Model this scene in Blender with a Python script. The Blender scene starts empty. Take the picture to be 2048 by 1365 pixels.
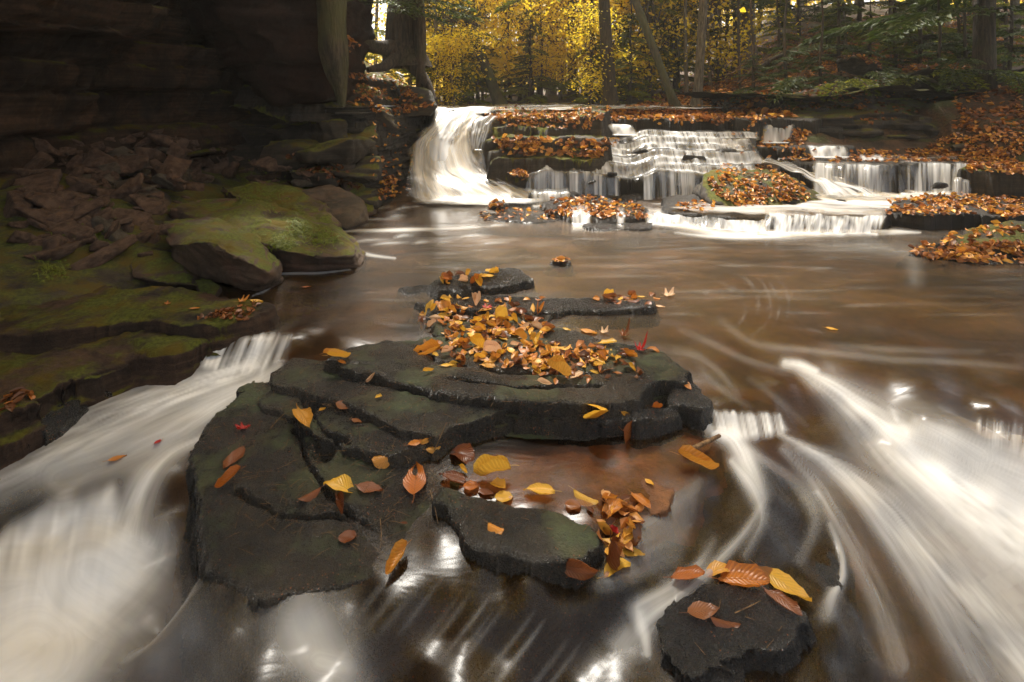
import bpy, bmesh, math, random
import numpy as np
from mathutils import Vector, Matrix, Euler, noise
from mathutils.bvhtree import BVHTree
R = random.Random(7)
RN = np.random.RandomState(11)
F = 1100.0; CX = 1024.0; HZ = 190.0; CZ = 1.05
scene = bpy.context.scene
COL = scene.collection
PI = math.pi

def W(px, py, z):                       # point of the level z seen at a photo pixel
    Y = F*(CZ-z)/(py-HZ); return ((px-CX)/F*Y, Y, z)
def D(px, py, Y):                       # point at distance Y seen at a photo pixel
    return ((px-CX)/F*Y, Y, CZ-(py-HZ)/F*Y)
def XY(px, Y): return ((px-CX)/F*Y, Y)

# ------------------------------------------------------------------ noise
def _h(ix, iy, iz, seed):
    n = (ix.astype(np.int64)*374761393 + iy.astype(np.int64)*668265263 + iz.astype(np.int64)*2147483647 + seed*1274126177) & 0xffffffff
    n = ((n ^ (n >> 13))*1274126177) & 0xffffffff
    n = ((n ^ (n >> 15))*2246822519) & 0xffffffff
    return ((n ^ (n >> 16)) & 0xffffff)/8388607.5 - 1.0
def vn(x, y, z=0.0, seed=0):
    x = np.asarray(x, float); y = np.asarray(y, float); z = np.zeros_like(x)+z
    ix = np.floor(x); iy = np.floor(y); iz = np.floor(z)
    fx = x-ix; fy = y-iy; fz = z-iz
    fx = fx*fx*(3-2*fx); fy = fy*fy*(3-2*fy); fz = fz*fz*(3-2*fz)
    r = 0
    for a in (0, 1):
        wa = fx if a else 1-fx
        for b in (0, 1):
            wb = fy if b else 1-fy
            for c in (0, 1):
                wc = fz if c else 1-fz
                r = r + wa*wb*wc*_h(ix+a, iy+b, iz+c, seed)
    return r
def fbm(x, y, z=0.0, o=4, seed=0, g=.5):
    r = 0; a = 1; s = 0
    for i in range(o):
        r = r + a*vn(np.asarray(x)*2**i+17.3*i, np.asarray(y)*2**i-9.1*i, np.asarray(z)*2**i, seed+i); s += a; a *= g
    return r/s
def sst(a, b, x):
    t = np.clip((x-a)/(b-a), 0, 1); return t*t*(3-2*t)
def stairs(t, sharp=.35):
    k = np.floor(t); f = t-k
    return k + sst(.5-sharp/2, .5+sharp/2, f)

# ------------------------------------------------------------------ objects
SOLID = []                               # (verts, faces) used for dropping leaves
def tag(o, label=None, cat=None, group=None, kind=None):
    if label: o['label'] = label
    if cat: o['category'] = cat
    if group: o['group'] = group
    if kind: o['kind'] = kind
    return o
def mesh_np(name, V, Fc, mat, smooth=True, attrs=None, uv=None, parent=None):
    V = np.ascontiguousarray(V, dtype=np.float32); Fc = np.ascontiguousarray(Fc, dtype=np.int32)
    me = bpy.data.meshes.new(name)
    n = Fc.shape[1]
    me.vertices.add(len(V)); me.vertices.foreach_set('co', V.ravel())
    me.loops.add(Fc.size); me.loops.foreach_set('vertex_index', Fc.ravel())
    me.polygons.add(len(Fc)); me.polygons.foreach_set('loop_start', np.arange(0, Fc.size, n, dtype=np.int32))
    try: me.polygons.foreach_set('loop_total', np.full(len(Fc), n, dtype=np.int32))
    except Exception: pass
    me.polygons.foreach_set('use_smooth', np.full(len(Fc), smooth, dtype=bool))
    me.update(calc_edges=True)
    if attrs:
        for k, a in attrs.items():
            a = np.asarray(a, dtype=np.float32)
            if a.ndim == 1:
                at = me.attributes.new(k, 'FLOAT', 'POINT'); at.data.foreach_set('value', a)
            elif a.shape[1] == 3:
                at = me.attributes.new(k, 'FLOAT_VECTOR', 'POINT'); at.data.foreach_set('vector', a.ravel())
            else:
                at = me.attributes.new(k, 'FLOAT_COLOR', 'POINT'); at.data.foreach_set('color', a.ravel())
    if uv is not None:
        l = me.uv_layers.new(name='UVMap'); l.data.foreach_set('uv', np.asarray(uv, dtype=np.float32)[Fc.ravel()].ravel())
    if isinstance(mat, (list, tuple)):
        for m in mat: me.materials.append(m)
    elif mat: me.materials.append(mat)
    o = bpy.data.objects.new(name, me); COL.objects.link(o)
    if parent: o.parent = parent
    return o
def grid_faces(nr, nc):
    i = np.arange(nr-1)[:, None]*nc + np.arange(nc-1)[None, :]
    return np.stack([i, i+1, i+nc+1, i+nc], -1).reshape(-1, 4)
def compact(V, Fc, *arr):
    u = np.unique(Fc); m = np.full(len(V), -1); m[u] = np.arange(len(u))
    return (V[u], m[Fc]) + tuple(a[u] for a in arr)
def tris(Fc):
    return np.concatenate([Fc[:, [0, 1, 2]], Fc[:, [0, 2, 3]]]) if Fc.shape[1] == 4 else Fc
def solid(V, Fc): SOLID.append((np.asarray(V, float), tris(np.asarray(Fc))))
def sd_poly(X, Y, P):                    # signed distance, negative inside
    P = np.asarray(P, float); d = np.full(X.shape, 1e9); ins = np.zeros(X.shape, bool)
    n = len(P)
    for i in range(n):
        a = P[i]; b = P[(i+1) % n]; e = b-a; L = e@e+1e-12
        wx = X-a[0]; wy = Y-a[1]
        t = np.clip((wx*e[0]+wy*e[1])/L, 0, 1)
        d = np.minimum(d, (wx-t*e[0])**2+(wy-t*e[1])**2)
        c = ((a[1] > Y) != (b[1] > Y)) & (X < (b[0]-a[0])*(Y-a[1])/((b[1]-a[1]) if abs(b[1]-a[1]) > 1e-12 else 1e-12)+a[0])
        ins ^= c
    d = np.sqrt(d); return np.where(ins, -d, d)
def d_line(X, Y, P):
    P = np.asarray(P, float); d = np.full(np.shape(X), 1e9)
    for i in range(len(P)-1):
        a = P[i]; b = P[i+1]; e = b-a; L = e@e+1e-12
        t = np.clip(((X-a[0])*e[0]+(Y-a[1])*e[1])/L, 0, 1)
        d = np.minimum(d, np.hypot(X-a[0]-t*e[0], Y-a[1]-t*e[1]))
    return d

# ------------------------------------------------------------------ materials
class NT:
    def __init__(s, name):
        s.m = bpy.data.materials.new(name); s.m.use_nodes = True
        s.t = s.m.node_tree; s.t.nodes.clear(); s.out = s.t.nodes.new('ShaderNodeOutputMaterial')
    def n(s, typ, ins=None, **kw):
        nd = s.t.nodes.new('ShaderNode'+typ)
        for k, v in kw.items(): setattr(nd, k, v)
        if ins:
            for k, v in ins.items():
                sk = nd.inputs[k]
                if isinstance(v, bpy.types.NodeSocket): s.t.links.new(v, sk)
                else: sk.default_value = v
        return nd
    def noise(s, vec, scale, detail=4, rough=.55, dist=0):
        return s.n('TexNoise', {'Vector': vec, 'Scale': scale, 'Detail': detail, 'Roughness': rough, 'Distortion': dist}).outputs['Fac']
    def ramp(s, fac, stops):
        r = s.n('ValToRGB', {'Fac': fac}); e = r.color_ramp.elements
        while len(e) < len(stops): e.new(.5)
        for i, (p, c) in enumerate(stops):
            e[i].position = p; e[i].color = tuple(c)+(1,) if len(c) == 3 else c
        return r.outputs['Color']
    def mix(s, f, a, b, mode='MIX'):
        nd = s.n('Mix', data_type='RGBA', blend_type=mode)
        for i, v in ((0, f), (6, a), (7, b)):
            if isinstance(v, bpy.types.NodeSocket): s.t.links.new(v, nd.inputs[i])
            else: nd.inputs[i].default_value = (tuple(v)+(1,) if (not isinstance(v, (int, float)) and len(v) == 3) else v)
        return nd.outputs[2]
    def math(s, op, a, b=0.0, c=0.0):
        nd = s.n('Math', operation=op)
        for i, v in enumerate((a, b, c)):
            if isinstance(v, bpy.types.NodeSocket): s.t.links.new(v, nd.inputs[i])
            else: nd.inputs[i].default_value = v
        return nd.outputs[0]
    def mr(s, v, a, b, c=0, d=1):
        nd = s.n('MapRange', {'Value': v, 'From Min': a, 'From Max': b, 'To Min': c, 'To Max': d}); nd.interpolation_type = 'SMOOTHSTEP'
        return nd.outputs[0]
    def done(s, sh):
        s.t.links.new(sh, s.out.inputs['Surface']); return s.m

def rock_mat(name, dark, light, moss=(.02, .035, .006), moss_amt=.3, moss_up=.5, rough=.45, grain=1.0, spec=.5, speck=None, band=0.0, tan=None, obj=False):
    t = NT(name)
    tc = t.n('TexCoord'); vec = tc.outputs['Object'] if obj else t.n('NewGeometry').outputs['Position']
    geo = t.n('NewGeometry')
    n1 = t.noise(vec, 3.0, 6, .6); n2 = t.noise(vec, 26, 6, .72); n3 = t.noise(vec, 190, 4, .7)
    base = t.mix(t.mr(n1, .35, .65), dark, light)
    base = t.mix(t.mr(n2, .3, .75), base, t.mix(.55, base, (0, 0, 0)))
    if tan: base = t.mix(t.math('MULTIPLY', t.mr(t.noise(vec, 5.3, 4), .5, .66), .6), base, tan)
    if band:
        mp = t.n('Mapping', {'Vector': vec, 'Scale': (1.2, 1.2, 30)})
        bn = t.noise(mp.outputs[0], 1.4, 4, .6)
        base = t.mix(t.math('MULTIPLY', t.mr(bn, .4, .6), band), base, t.mix(.7, base, (0, 0, 0)))
    nz = t.n('SeparateXYZ', {'Vector': geo.outputs['Normal']}).outputs['Z']
    mn = t.noise(vec, 4.2, 6, .65)
    up = t.math('MULTIPLY', t.mr(nz, .1, .9), moss_up)
    mm = t.math('ADD', t.math('ADD', mn, up), moss_amt)
    mf = t.mr(mm, .95, 1.12)
    mcol = t.mix(t.mr(t.noise(vec, 60, 4, .7), .3, .7), moss, tuple(c*2.4 for c in moss))
    mcol = t.mix(t.mr(t.noise(vec, 7, 3, .6), .4, .7), mcol, (moss[0]*2.2, moss[1]*1.35, moss[2]*.8))
    col = t.mix(mf, base, mcol)
    if speck:
        sp = t.n('TexVoronoi', {'Vector': vec, 'Scale': 95.0, 'Randomness': 1.0})
        sf = t.math('LESS_THAN', sp.outputs['Distance'], .16)
        sf = t.math('MULTIPLY', sf, t.mr(t.noise(vec, 9, 2), .48, .58))
        col = t.mix(sf, col, speck)
    n4 = t.noise(vec, 420*grain, 2, .6)
    h = t.math('ADD', t.math('MULTIPLY', n2, .34), t.math('ADD', t.math('MULTIPLY', n3, .42), t.math('MULTIPLY', n4, .24)))
    h = t.math('ADD', h, t.math('MULTIPLY', t.math('MULTIPLY', t.noise(vec, 150, 4, .8), mf), .6))
    bp = t.n('Bump', {'Height': h, 'Strength': 1.0, 'Distance': .03})
    rg = t.math('ADD', t.mr(n3, .3, .7, rough-.12, rough+.15), t.math('MULTIPLY', mf, .35))
    b = t.n('BsdfPrincipled', {'Base Color': col, 'Roughness': rg, 'Specular IOR Level': spec, 'Normal': bp.outputs[0]})
    return t.done(b.outputs[0])

M = {}
M['slab'] = rock_mat('dark wet stone', (.010, .009, .007), (.056, .045, .032), moss=(.024, .034, .006), moss_amt=.08, moss_up=.42, rough=.26, spec=.7, speck=(.30, .11, .045))
M['slabwet'] = rock_mat('black wet stone', (.007, .0065, .006), (.024, .021, .018), moss=(.012, .018, .006), moss_amt=-.15, moss_up=.42, rough=.22, spec=.8, speck=(.30, .11, .045))
M['ledge'] = rock_mat('layered dark stone', (.012, .010, .008), (.042, .033, .025), moss_amt=-.14, moss_up=.42, rough=.42, band=.8)
M['ledgemoss'] = rock_mat('mossy layered stone', (.030, .022, .016), (.085, .064, .042), moss=(.065, .072, .009), moss_amt=.16, moss_up=.42, rough=.6, band=.6)
M['boulder'] = rock_mat('mossy red boulder', (.065, .040, .026), (.17, .105, .062), moss=(.075, .088, .010), moss_amt=-.06, moss_up=.66, rough=.6, tan=(.16, .075, .045))
M['bareb'] = rock_mat('bare brown boulder', (.06, .045, .03), (.14, .10, .065), moss=(.05, .052, .01), moss_amt=-.22, moss_up=.5, rough=.6, tan=(.18, .11, .07))
M['red'] = rock_mat('red sandstone', (.11, .058, .036), (.28, .165, .105), moss=(.035, .04, .008), moss_amt=-.2, moss_up=.4, rough=.65, tan=(.17, .11, .08), obj=True)
M['pale'] = rock_mat('pale sandstone', (.10, .075, .05), (.21, .165, .115), moss=(.06, .06, .015), moss_amt=-.3, moss_up=.4, rough=.7, obj=True)
M['cliff'] = rock_mat('dark mossy cliff stone', (.034, .022, .015), (.11, .062, .038), moss=(.060, .066, .008), moss_amt=.30, moss_up=.25, rough=.75, band=.6, spec=.25)
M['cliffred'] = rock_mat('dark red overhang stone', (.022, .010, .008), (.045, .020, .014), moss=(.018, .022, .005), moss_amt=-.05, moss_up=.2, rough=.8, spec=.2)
M['bed'] = rock_mat('brown stream bed', (.035, .021, .011), (.11, .062, .028), moss=(.03, .03, .01), moss_amt=-.6, rough=.6, tan=(.15, .075, .03))
M['silt'] = rock_mat('rusty silt', (.20, .075, .022), (.36, .15, .045), moss=(.03, .03, .01), moss_amt=-.8, rough=.7, tan=(.08, .035, .014))
def soil_mat():
    t = NT('forest soil'); vec = t.n('NewGeometry').outputs['Position']
    n1 = t.noise(vec, 2.2, 6, .6); n2 = t.noise(vec, 35, 5, .7)
    c = t.mix(t.mr(n2, .3, .7), (.025, .015, .008), (.10, .048, .018))
    c = t.mix(t.mr(n1, .48, .62), c, (.05, .055, .012))
    bp = t.n('Bump', {'Height': n2, 'Strength': .9, 'Distance': .04})
    return t.done(t.n('BsdfPrincipled', {'Base Color': c, 'Roughness': .85, 'Normal': bp.outputs[0]}).outputs[0])
M['soil'] = soil_mat()
def bark_mat(name, a, b, moss=.0):
    t = NT(name); tc = t.n('TexCoord').outputs['Object']
    mp = t.n('Mapping', {'Vector': tc, 'Scale': (14, 14, 2.2)}).outputs[0]
    n = t.noise(mp, 3.0, 6, .7, .4); n2 = t.noise(tc, 3, 4)
    c = t.mix(t.mr(n, .35, .65), a, b)
    c = t.mix(t.math('MULTIPLY', t.mr(n2, .5-moss*.4, .62), .7 if moss else .25), c, (.07, .075, .02))
    bp = t.n('Bump', {'Height': n, 'Strength': 1.0, 'Distance': .035})
    return t.done(t.n('BsdfPrincipled', {'Base Color': c, 'Roughness': .85, 'Normal': bp.outputs[0]}).outputs[0])
M['bark'] = bark_mat('brown bark', (.020, .014, .009), (.085, .058, .036))
M['barkmoss'] = bark_mat('mossy bark', (.020, .015, .009), (.085, .062, .036), .5)
M['barkpale'] = bark_mat('pale bark', (.05, .038, .026), (.20, .165, .12))
def leaf_mat(name, ramp, transl=.35, rough=.4, needle=False, vein=True):
    t = NT(name)
    a = t.n('Attribute', attribute_name='lc').outputs['Fac']
    oi = t.n('ObjectInfo').outputs['Random']
    f = t.math('FRACT', t.math('ADD', a, t.math('MULTIPLY', oi, 1.0 if vein else .0)))
    c = t.ramp(f, ramp)
    nrm = None
    ins = {}
    if vein:
        uv = t.n('TexCoord').outputs['UV']
        s = t.n('SeparateXYZ', {'Vector': uv}); u, v = s.outputs['X'], s.outputs['Y']
        av = t.math('ABSOLUTE', t.math('SUBTRACT', v, .5))
        mid = t.mr(av, .0, .035, 1, 0)
        sv = t.math('SINE', t.math('MULTIPLY', t.math('SUBTRACT', u, t.math('MULTIPLY', av, .7)), 62))
        side = t.mr(sv, .75, 1.0)
        vv = t.math('MAXIMUM', mid, t.math('MULTIPLY', side, .6))
        c = t.mix(t.math('MULTIPLY', vv, .45), c, t.mix(.65, c, (.05, .015, .003)))
        bl = t.mr(t.noise(t.n('TexCoord').outputs['UV'], 4.0, 4, .6), .55, .75)
        c = t.mix(t.math('MULTIPLY', bl, .55), c, t.mix(.6, c, (.08, .02, .005)))
        bp = t.n('Bump', {'Height': t.math('ADD', sv, t.math('MULTIPLY', mid, 2)), 'Strength': .35, 'Distance': .002})
        ins['Normal'] = bp.outputs[0]
    b = t.n('BsdfPrincipled', {'Base Color': c, 'Roughness': rough, **ins})
    tr = t.n('BsdfTranslucent', {'Color': c})
    mx = t.n('MixShader', {0: transl, 1: b.outputs[0], 2: tr.outputs[0]})
    return t.done(mx.outputs[0])
def cst(c): return [(0, tuple(x*.85 for x in c)), (1, tuple(min(1, x*1.15) for x in c))]
M['l_orange'] = leaf_mat('orange leaf', [(0, (.40, .11, .012)), (.5, (.54, .20, .022)), (1, (.64, .32, .05))], rough=.35)
M['l_yellow'] = leaf_mat('yellow leaf', [(0, (.66, .33, .035)), (.5, (.75, .42, .04)), (1, (.62, .36, .05))], rough=.35)
M['l_brown'] = leaf_mat('brown leaf', [(0, (.13, .035, .010)), (.5, (.20, .06, .016)), (1, (.26, .09, .022))], rough=.3)
M['l_red'] = leaf_mat('red leaf', [(0, (.50, .015, .012)), (.5, (.60, .02, .015)), (1, (.42, .02, .015))], rough=.35)
M['l_pale'] = leaf_mat('pale leaf', [(0, (.62, .36, .20)), (1, (.70, .46, .26))], rough=.45)
M['l_litter'] = leaf_mat('leaf litter', [(0, (.08, .028, .010)), (.25, (.22, .075, .018)), (.42, (.40, .14, .025)), (.55, (.55, .25, .04)), (.7, (.72, .38, .05)), (.85, (.40, .13, .025)), (1, (.66, .36, .14))], transl=.25, rough=.45, vein=False)
M['needle'] = leaf_mat('hemlock needles', [(0, (.07, .10, .010)), (.6, (.18, .20, .016)), (1, (.38, .36, .03))], transl=.55, rough=.5, vein=False)
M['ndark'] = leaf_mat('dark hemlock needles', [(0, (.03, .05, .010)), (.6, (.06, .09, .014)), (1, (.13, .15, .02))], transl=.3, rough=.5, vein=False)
M['maple'] = leaf_mat('yellow maple foliage', [(0, (.74, .52, .02)), (.4, (.90, .72, .05)), (.8, (.86, .60, .03)), (1, (.80, .78, .08))], transl=.7, rough=.5, vein=False)
M['gold'] = leaf_mat('golden brown foliage', [(0, (.62, .38, .02)), (.5, (.84, .58, .03)), (1, (.80, .70, .06))], transl=.7, rough=.5, vein=False)
M['mossleaf'] = leaf_mat('small green fronds', [(0, (.10, .14, .012)), (1, (.24, .27, .03))], transl=.4, rough=.5, vein=False)
M['twig'] = bark_mat('twig bark', (.10, .05, .02), (.30, .17, .07))

def water_mat():
    t = NT('silky brown water'); geo = t.n('NewGeometry')
    foam = t.n('Attribute', attribute_name='foam').outputs['Fac']
    flow = t.n('Attribute', attribute_name='flow').outputs['Vector']
    pos = geo.outputs['Position']
    mp = t.n('Mapping', {'Vector': pos, 'Scale': (1.0, 2.6, 1.0)}).outputs[0]
    n1 = t.noise(mp, 2.2, 4, .5, .6)
    fl = t.noise(flow, 1.0, 4, .6)
    body = t.mix(t.mr(n1, .35, .68), (.036, .021, .009), (.115, .064, .026))
    bp = t.n('Bump', {'Height': n1, 'Strength': .16, 'Distance': .06})
    dif = t.n('BsdfDiffuse', {'Color': body})
    tr = t.n('BsdfTransparent', {'Color': (.80, .62, .42, 1)})
    murk = t.n('Attribute', attribute_name='murk').outputs['Fac']
    under = t.n('MixShader', {0: murk, 1: tr.outputs[0], 2: dif.outputs[0]})
    gl = t.n('BsdfGlossy', {'Color': (1, 1, 1, 1), 'Roughness': .27, 'Normal': bp.outputs[0]})
    fr = t.n('Fresnel', {'IOR': 1.36, 'Normal': bp.outputs[0]}).outputs[0]
    wat = t.n('MixShader', {0: t.math('MULTIPLY', fr, .80), 1: under.outputs[0], 2: gl.outputs[0]})
    fd = t.n('BsdfPrincipled', {'Base Color': (.84, .84, .82, 1), 'Roughness': .7, 'Specular IOR Level': .15})
    ft = t.n('BsdfTranslucent', {'Color': (.8, .8, .78, 1)})
    fm = t.n('MixShader', {0: .25, 1: fd.outputs[0], 2: ft.outputs[0]})
    mod = t.mr(fl, .25, .75, .90, 1.05)
    ff = t.math('MINIMUM', t.math('MULTIPLY', foam, mod), 1.0)
    return t.done(t.n('MixShader', {0: ff, 1: wat.outputs[0], 2: fm.outputs[0]}).outputs[0])
M['water'] = water_mat()
def fall_mat():
    t = NT('falling white water'); foam = t.n('Attribute', attribute_name='foam').outputs['Fac']
    fd = t.n('BsdfPrincipled', {'Base Color': (.86, .87, .88, 1), 'Roughness': .6, 'Specular IOR Level': .2})
    ft = t.n('BsdfTranslucent', {'Color': (.8, .82, .84, 1)})
    fm = t.n('MixShader', {0: .3, 1: fd.outputs[0], 2: ft.outputs[0]})
    tr = t.n('BsdfTransparent', {'Color': (.92, .88, .82, 1)})
    gl = t.n('BsdfGlossy', {'Color': (1, 1, 1, 1), 'Roughness': .18})
    u = t.n('MixShader', {0: .05, 1: tr.outputs[0], 2: gl.outputs[0]})
    return t.done(t.n('MixShader', {0: foam, 1: u.outputs[0], 2: fm.outputs[0]}).outputs[0])
M['fall'] = fall_mat()

# ------------------------------------------------------------------ camera, light, sky
cam = bpy.data.cameras.new('camera'); co = bpy.data.objects.new('camera', cam); COL.objects.link(co)
co.location = (0, 0, CZ); co.rotation_euler = (PI/2, 0, 0)
cam.sensor_width = 36; cam.lens = 36*F/2048; cam.shift_y = -(682.5-HZ)/2048
cam.clip_start = .05; cam.clip_end = 500
scene.camera = co
EL, AZ = math.radians(61), math.radians(-16)     # the sun stands over the left bank, a little beyond the falls
world = bpy.data.worlds.new('World'); scene.world = world; world.use_nodes = True
wn = world.node_tree; wn.nodes.clear()
sky = wn.nodes.new('ShaderNodeTexSky'); sky.sky_type = 'NISHITA'; sky.sun_disc = False
sky.sun_elevation = EL; sky.sun_rotation = AZ; sky.air_density = 1.0; sky.dust_density = 2.5; sky.ozone_density = .6
bg = wn.nodes.new('ShaderNodeBackground'); bg.inputs['Strength'].default_value = .15
wo = wn.nodes.new('ShaderNodeOutputWorld')
hs = wn.nodes.new('ShaderNodeHueSaturation'); hs.inputs['Saturation'].default_value = .38      # warm white balance of the photograph
mxw = wn.nodes.new('ShaderNodeMix'); mxw.data_type = 'RGBA'; mxw.blend_type = 'MULTIPLY'; mxw.inputs[0].default_value = 1.0; mxw.inputs[7].default_value = (1.0, .97, .93, 1)
wn.links.new(sky.outputs[0], hs.inputs['Color']); wn.links.new(hs.outputs[0], mxw.inputs[6]); wn.links.new(mxw.outputs[2], bg.inputs[0]); wn.links.new(bg.outputs[0], wo.inputs[0])
sl = bpy.data.lights.new('sun', 'SUN'); sl.energy = 5.0; sl.angle = math.radians(4.0); sl.color = (1, .95, .86)
so = bpy.data.objects.new('sun', sl); COL.objects.link(so)
sd = Vector((math.sin(AZ)*math.cos(EL), math.cos(AZ)*math.cos(EL), math.sin(EL)))
so.rotation_euler = sd.to_track_quat('Z', 'Y').to_euler(); so.location = (0, 0, 8)
scene.view_settings.view_transform = 'Standard'; scene.view_settings.look = 'None'
scene.view_settings.exposure = 1.35
scene.render.resolution_x = 1024; scene.render.resolution_y = 682
# ------------------------------------------------------------------ terrain
def itp(v, pts):
    a = np.array(pts, float); return np.interp(v, a[:, 0], a[:, 1])
HB = [(-9, 60), (1.4, 60), (2.1, 16), (2.56, 11), (3.24, 9), (3.75, 7.8), (4.75, 7.45), (6.4, 7.8), (9.3, 8.2), (30, 9)]
XE = [(0, -2.6), (1.5, -2.5), (2, -2.1), (2.3, -1.5), (2.7, -1.27), (2.9, -1.27), (3.25, -1.05), (4.3, -1.25), (4.8, -1.4), (5.2, -1.5), (5.6, -1.4), (6.3, -1.25), (8, -1.2), (12, -2), (60, -7)]
XR = [(0, 3.6), (3, 4.0), (4, 4.4), (5, 4.9), (6.2, 5.0), (7, 4.9), (8, 5), (60, 40)]
def terrain(x, y, det=True):
    x = np.asarray(x, float); y = np.asarray(y, float)
    b = itp(y, [(0, -.8), (1.2, -.62), (1.9, -.34), (2.2, -.22), (4.2, -.14), (5.2, -.06), (5.5, .02), (6.3, .42), (6.7, .74), (8, .80), (14, .9), (60, 1.7)])
    xe = itp(y, XE); dl = xe-x
    near = np.clip(dl*.30, 0, .62)
    far = np.where(dl > 0, .95+np.clip(dl*.62, 0, 1.6), 0)-b
    far = far*sst(-.05, .15, dl)
    f = sst(5.3, 5.9, y); g = 1-sst(9, 16, y)
    left = near*(1-f)+np.maximum(far, 0)*f*g + (1-g)*np.clip(dl*.12, 0, 1.5)
    z = b+left
    dr = x-itp(y, XR)
    z = z+np.where(y < 7.6, np.clip(dr*.22, 0, .7)+sst(0, .25, dr)*itp(y, [(0, .6), (4.5, .30), (6, .40), (7, .05), (60, 0)]), 0)*sst(-.1, .1, dr)
    # ground on the right in front of the hill
    d = y-itp(x, HB)
    hill = .93+.06*sst(3.2, 4.6, x)+(.025+.29*sst(2.4, 6.8, x-.25*(y-8)))*np.clip(d, 0, 9)+.05*np.clip(d-9, 0, 60)
    hw = .5+2.6*np.clip(4.3-x, 0, 2.2)
    z = np.where(d > 0, np.maximum(z, z+(hill-z)*sst(0, 1, d/hw)), z)
    if det:
        z = z+.035*fbm(x*1.6, y*1.6, 0, 4, 3)*np.clip(.6+y*.12, .6, 3)+.012*fbm(x*7, y*7, 0, 3, 5)
        z = z+.16*fbm(x*.5, y*.5, 0, 3, 9)*sst(7.5, 12, y)
    return z
def make_terrain():
    # fine near the stream, coarser outwards
    ys = np.concatenate([np.linspace(.35, 9, 260), 9+np.cumsum(np.linspace(.05, .9, 110))])
    q = np.linspace(-1.5, 1.5, 330); q = q+0.0
    Yg, Q = np.meshgrid(ys, q, indexing='ij')
    X = Q*(Yg*1.0+1.6)
    Z = terrain(X, Yg)
    V = np.stack([X, Yg, Z], -1).reshape(-1, 3); Fc = grid_faces(len(ys), len(q))
    # split: stream bed and forest floor by position
    c = V[Fc].mean(1); xe = itp(c[:, 1], XE); xr = itp(c[:, 1], XR)
    isbed = (c[:, 1] < 6.4) & (c[:, 0] > xe) & (c[:, 0] < xr)
    solid(V, Fc)
    a, b = compact(V, Fc[isbed]); o = mesh_np('stream_bed', a, b, M['bed']); tag(o, kind='structure')
    isb = ~isbed & (c[:, 0] < xe+.2) & (c[:, 1] < 8)
    a, b = compact(V, Fc[isb]); o = mesh_np('mossy_bank', a, b, M['ledgemoss']); tag(o, kind='structure')
    a, b = compact(V, Fc[~isbed & ~isb]); o = mesh_np('forest_floor', a, b, M['soil']); tag(o, kind='structure')
make_terrain()
def behind():                            # the ground goes on behind the camera
    xs = np.linspace(-14, 14, 60); ys = np.linspace(-14, .36, 30); X, Y = np.meshgrid(xs, ys)
    Z = -.75+.12*fbm(X*.6, Y*.6, 0, 4, 2)+np.clip(np.abs(X)-3, 0, 9)*.35
    o = mesh_np('near_ground', np.stack([X, Y, Z], -1).reshape(-1, 3), grid_faces(30, 60)[:, ::-1][:, ::-1], M['bed']); tag(o, kind='structure')
behind()

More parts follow.
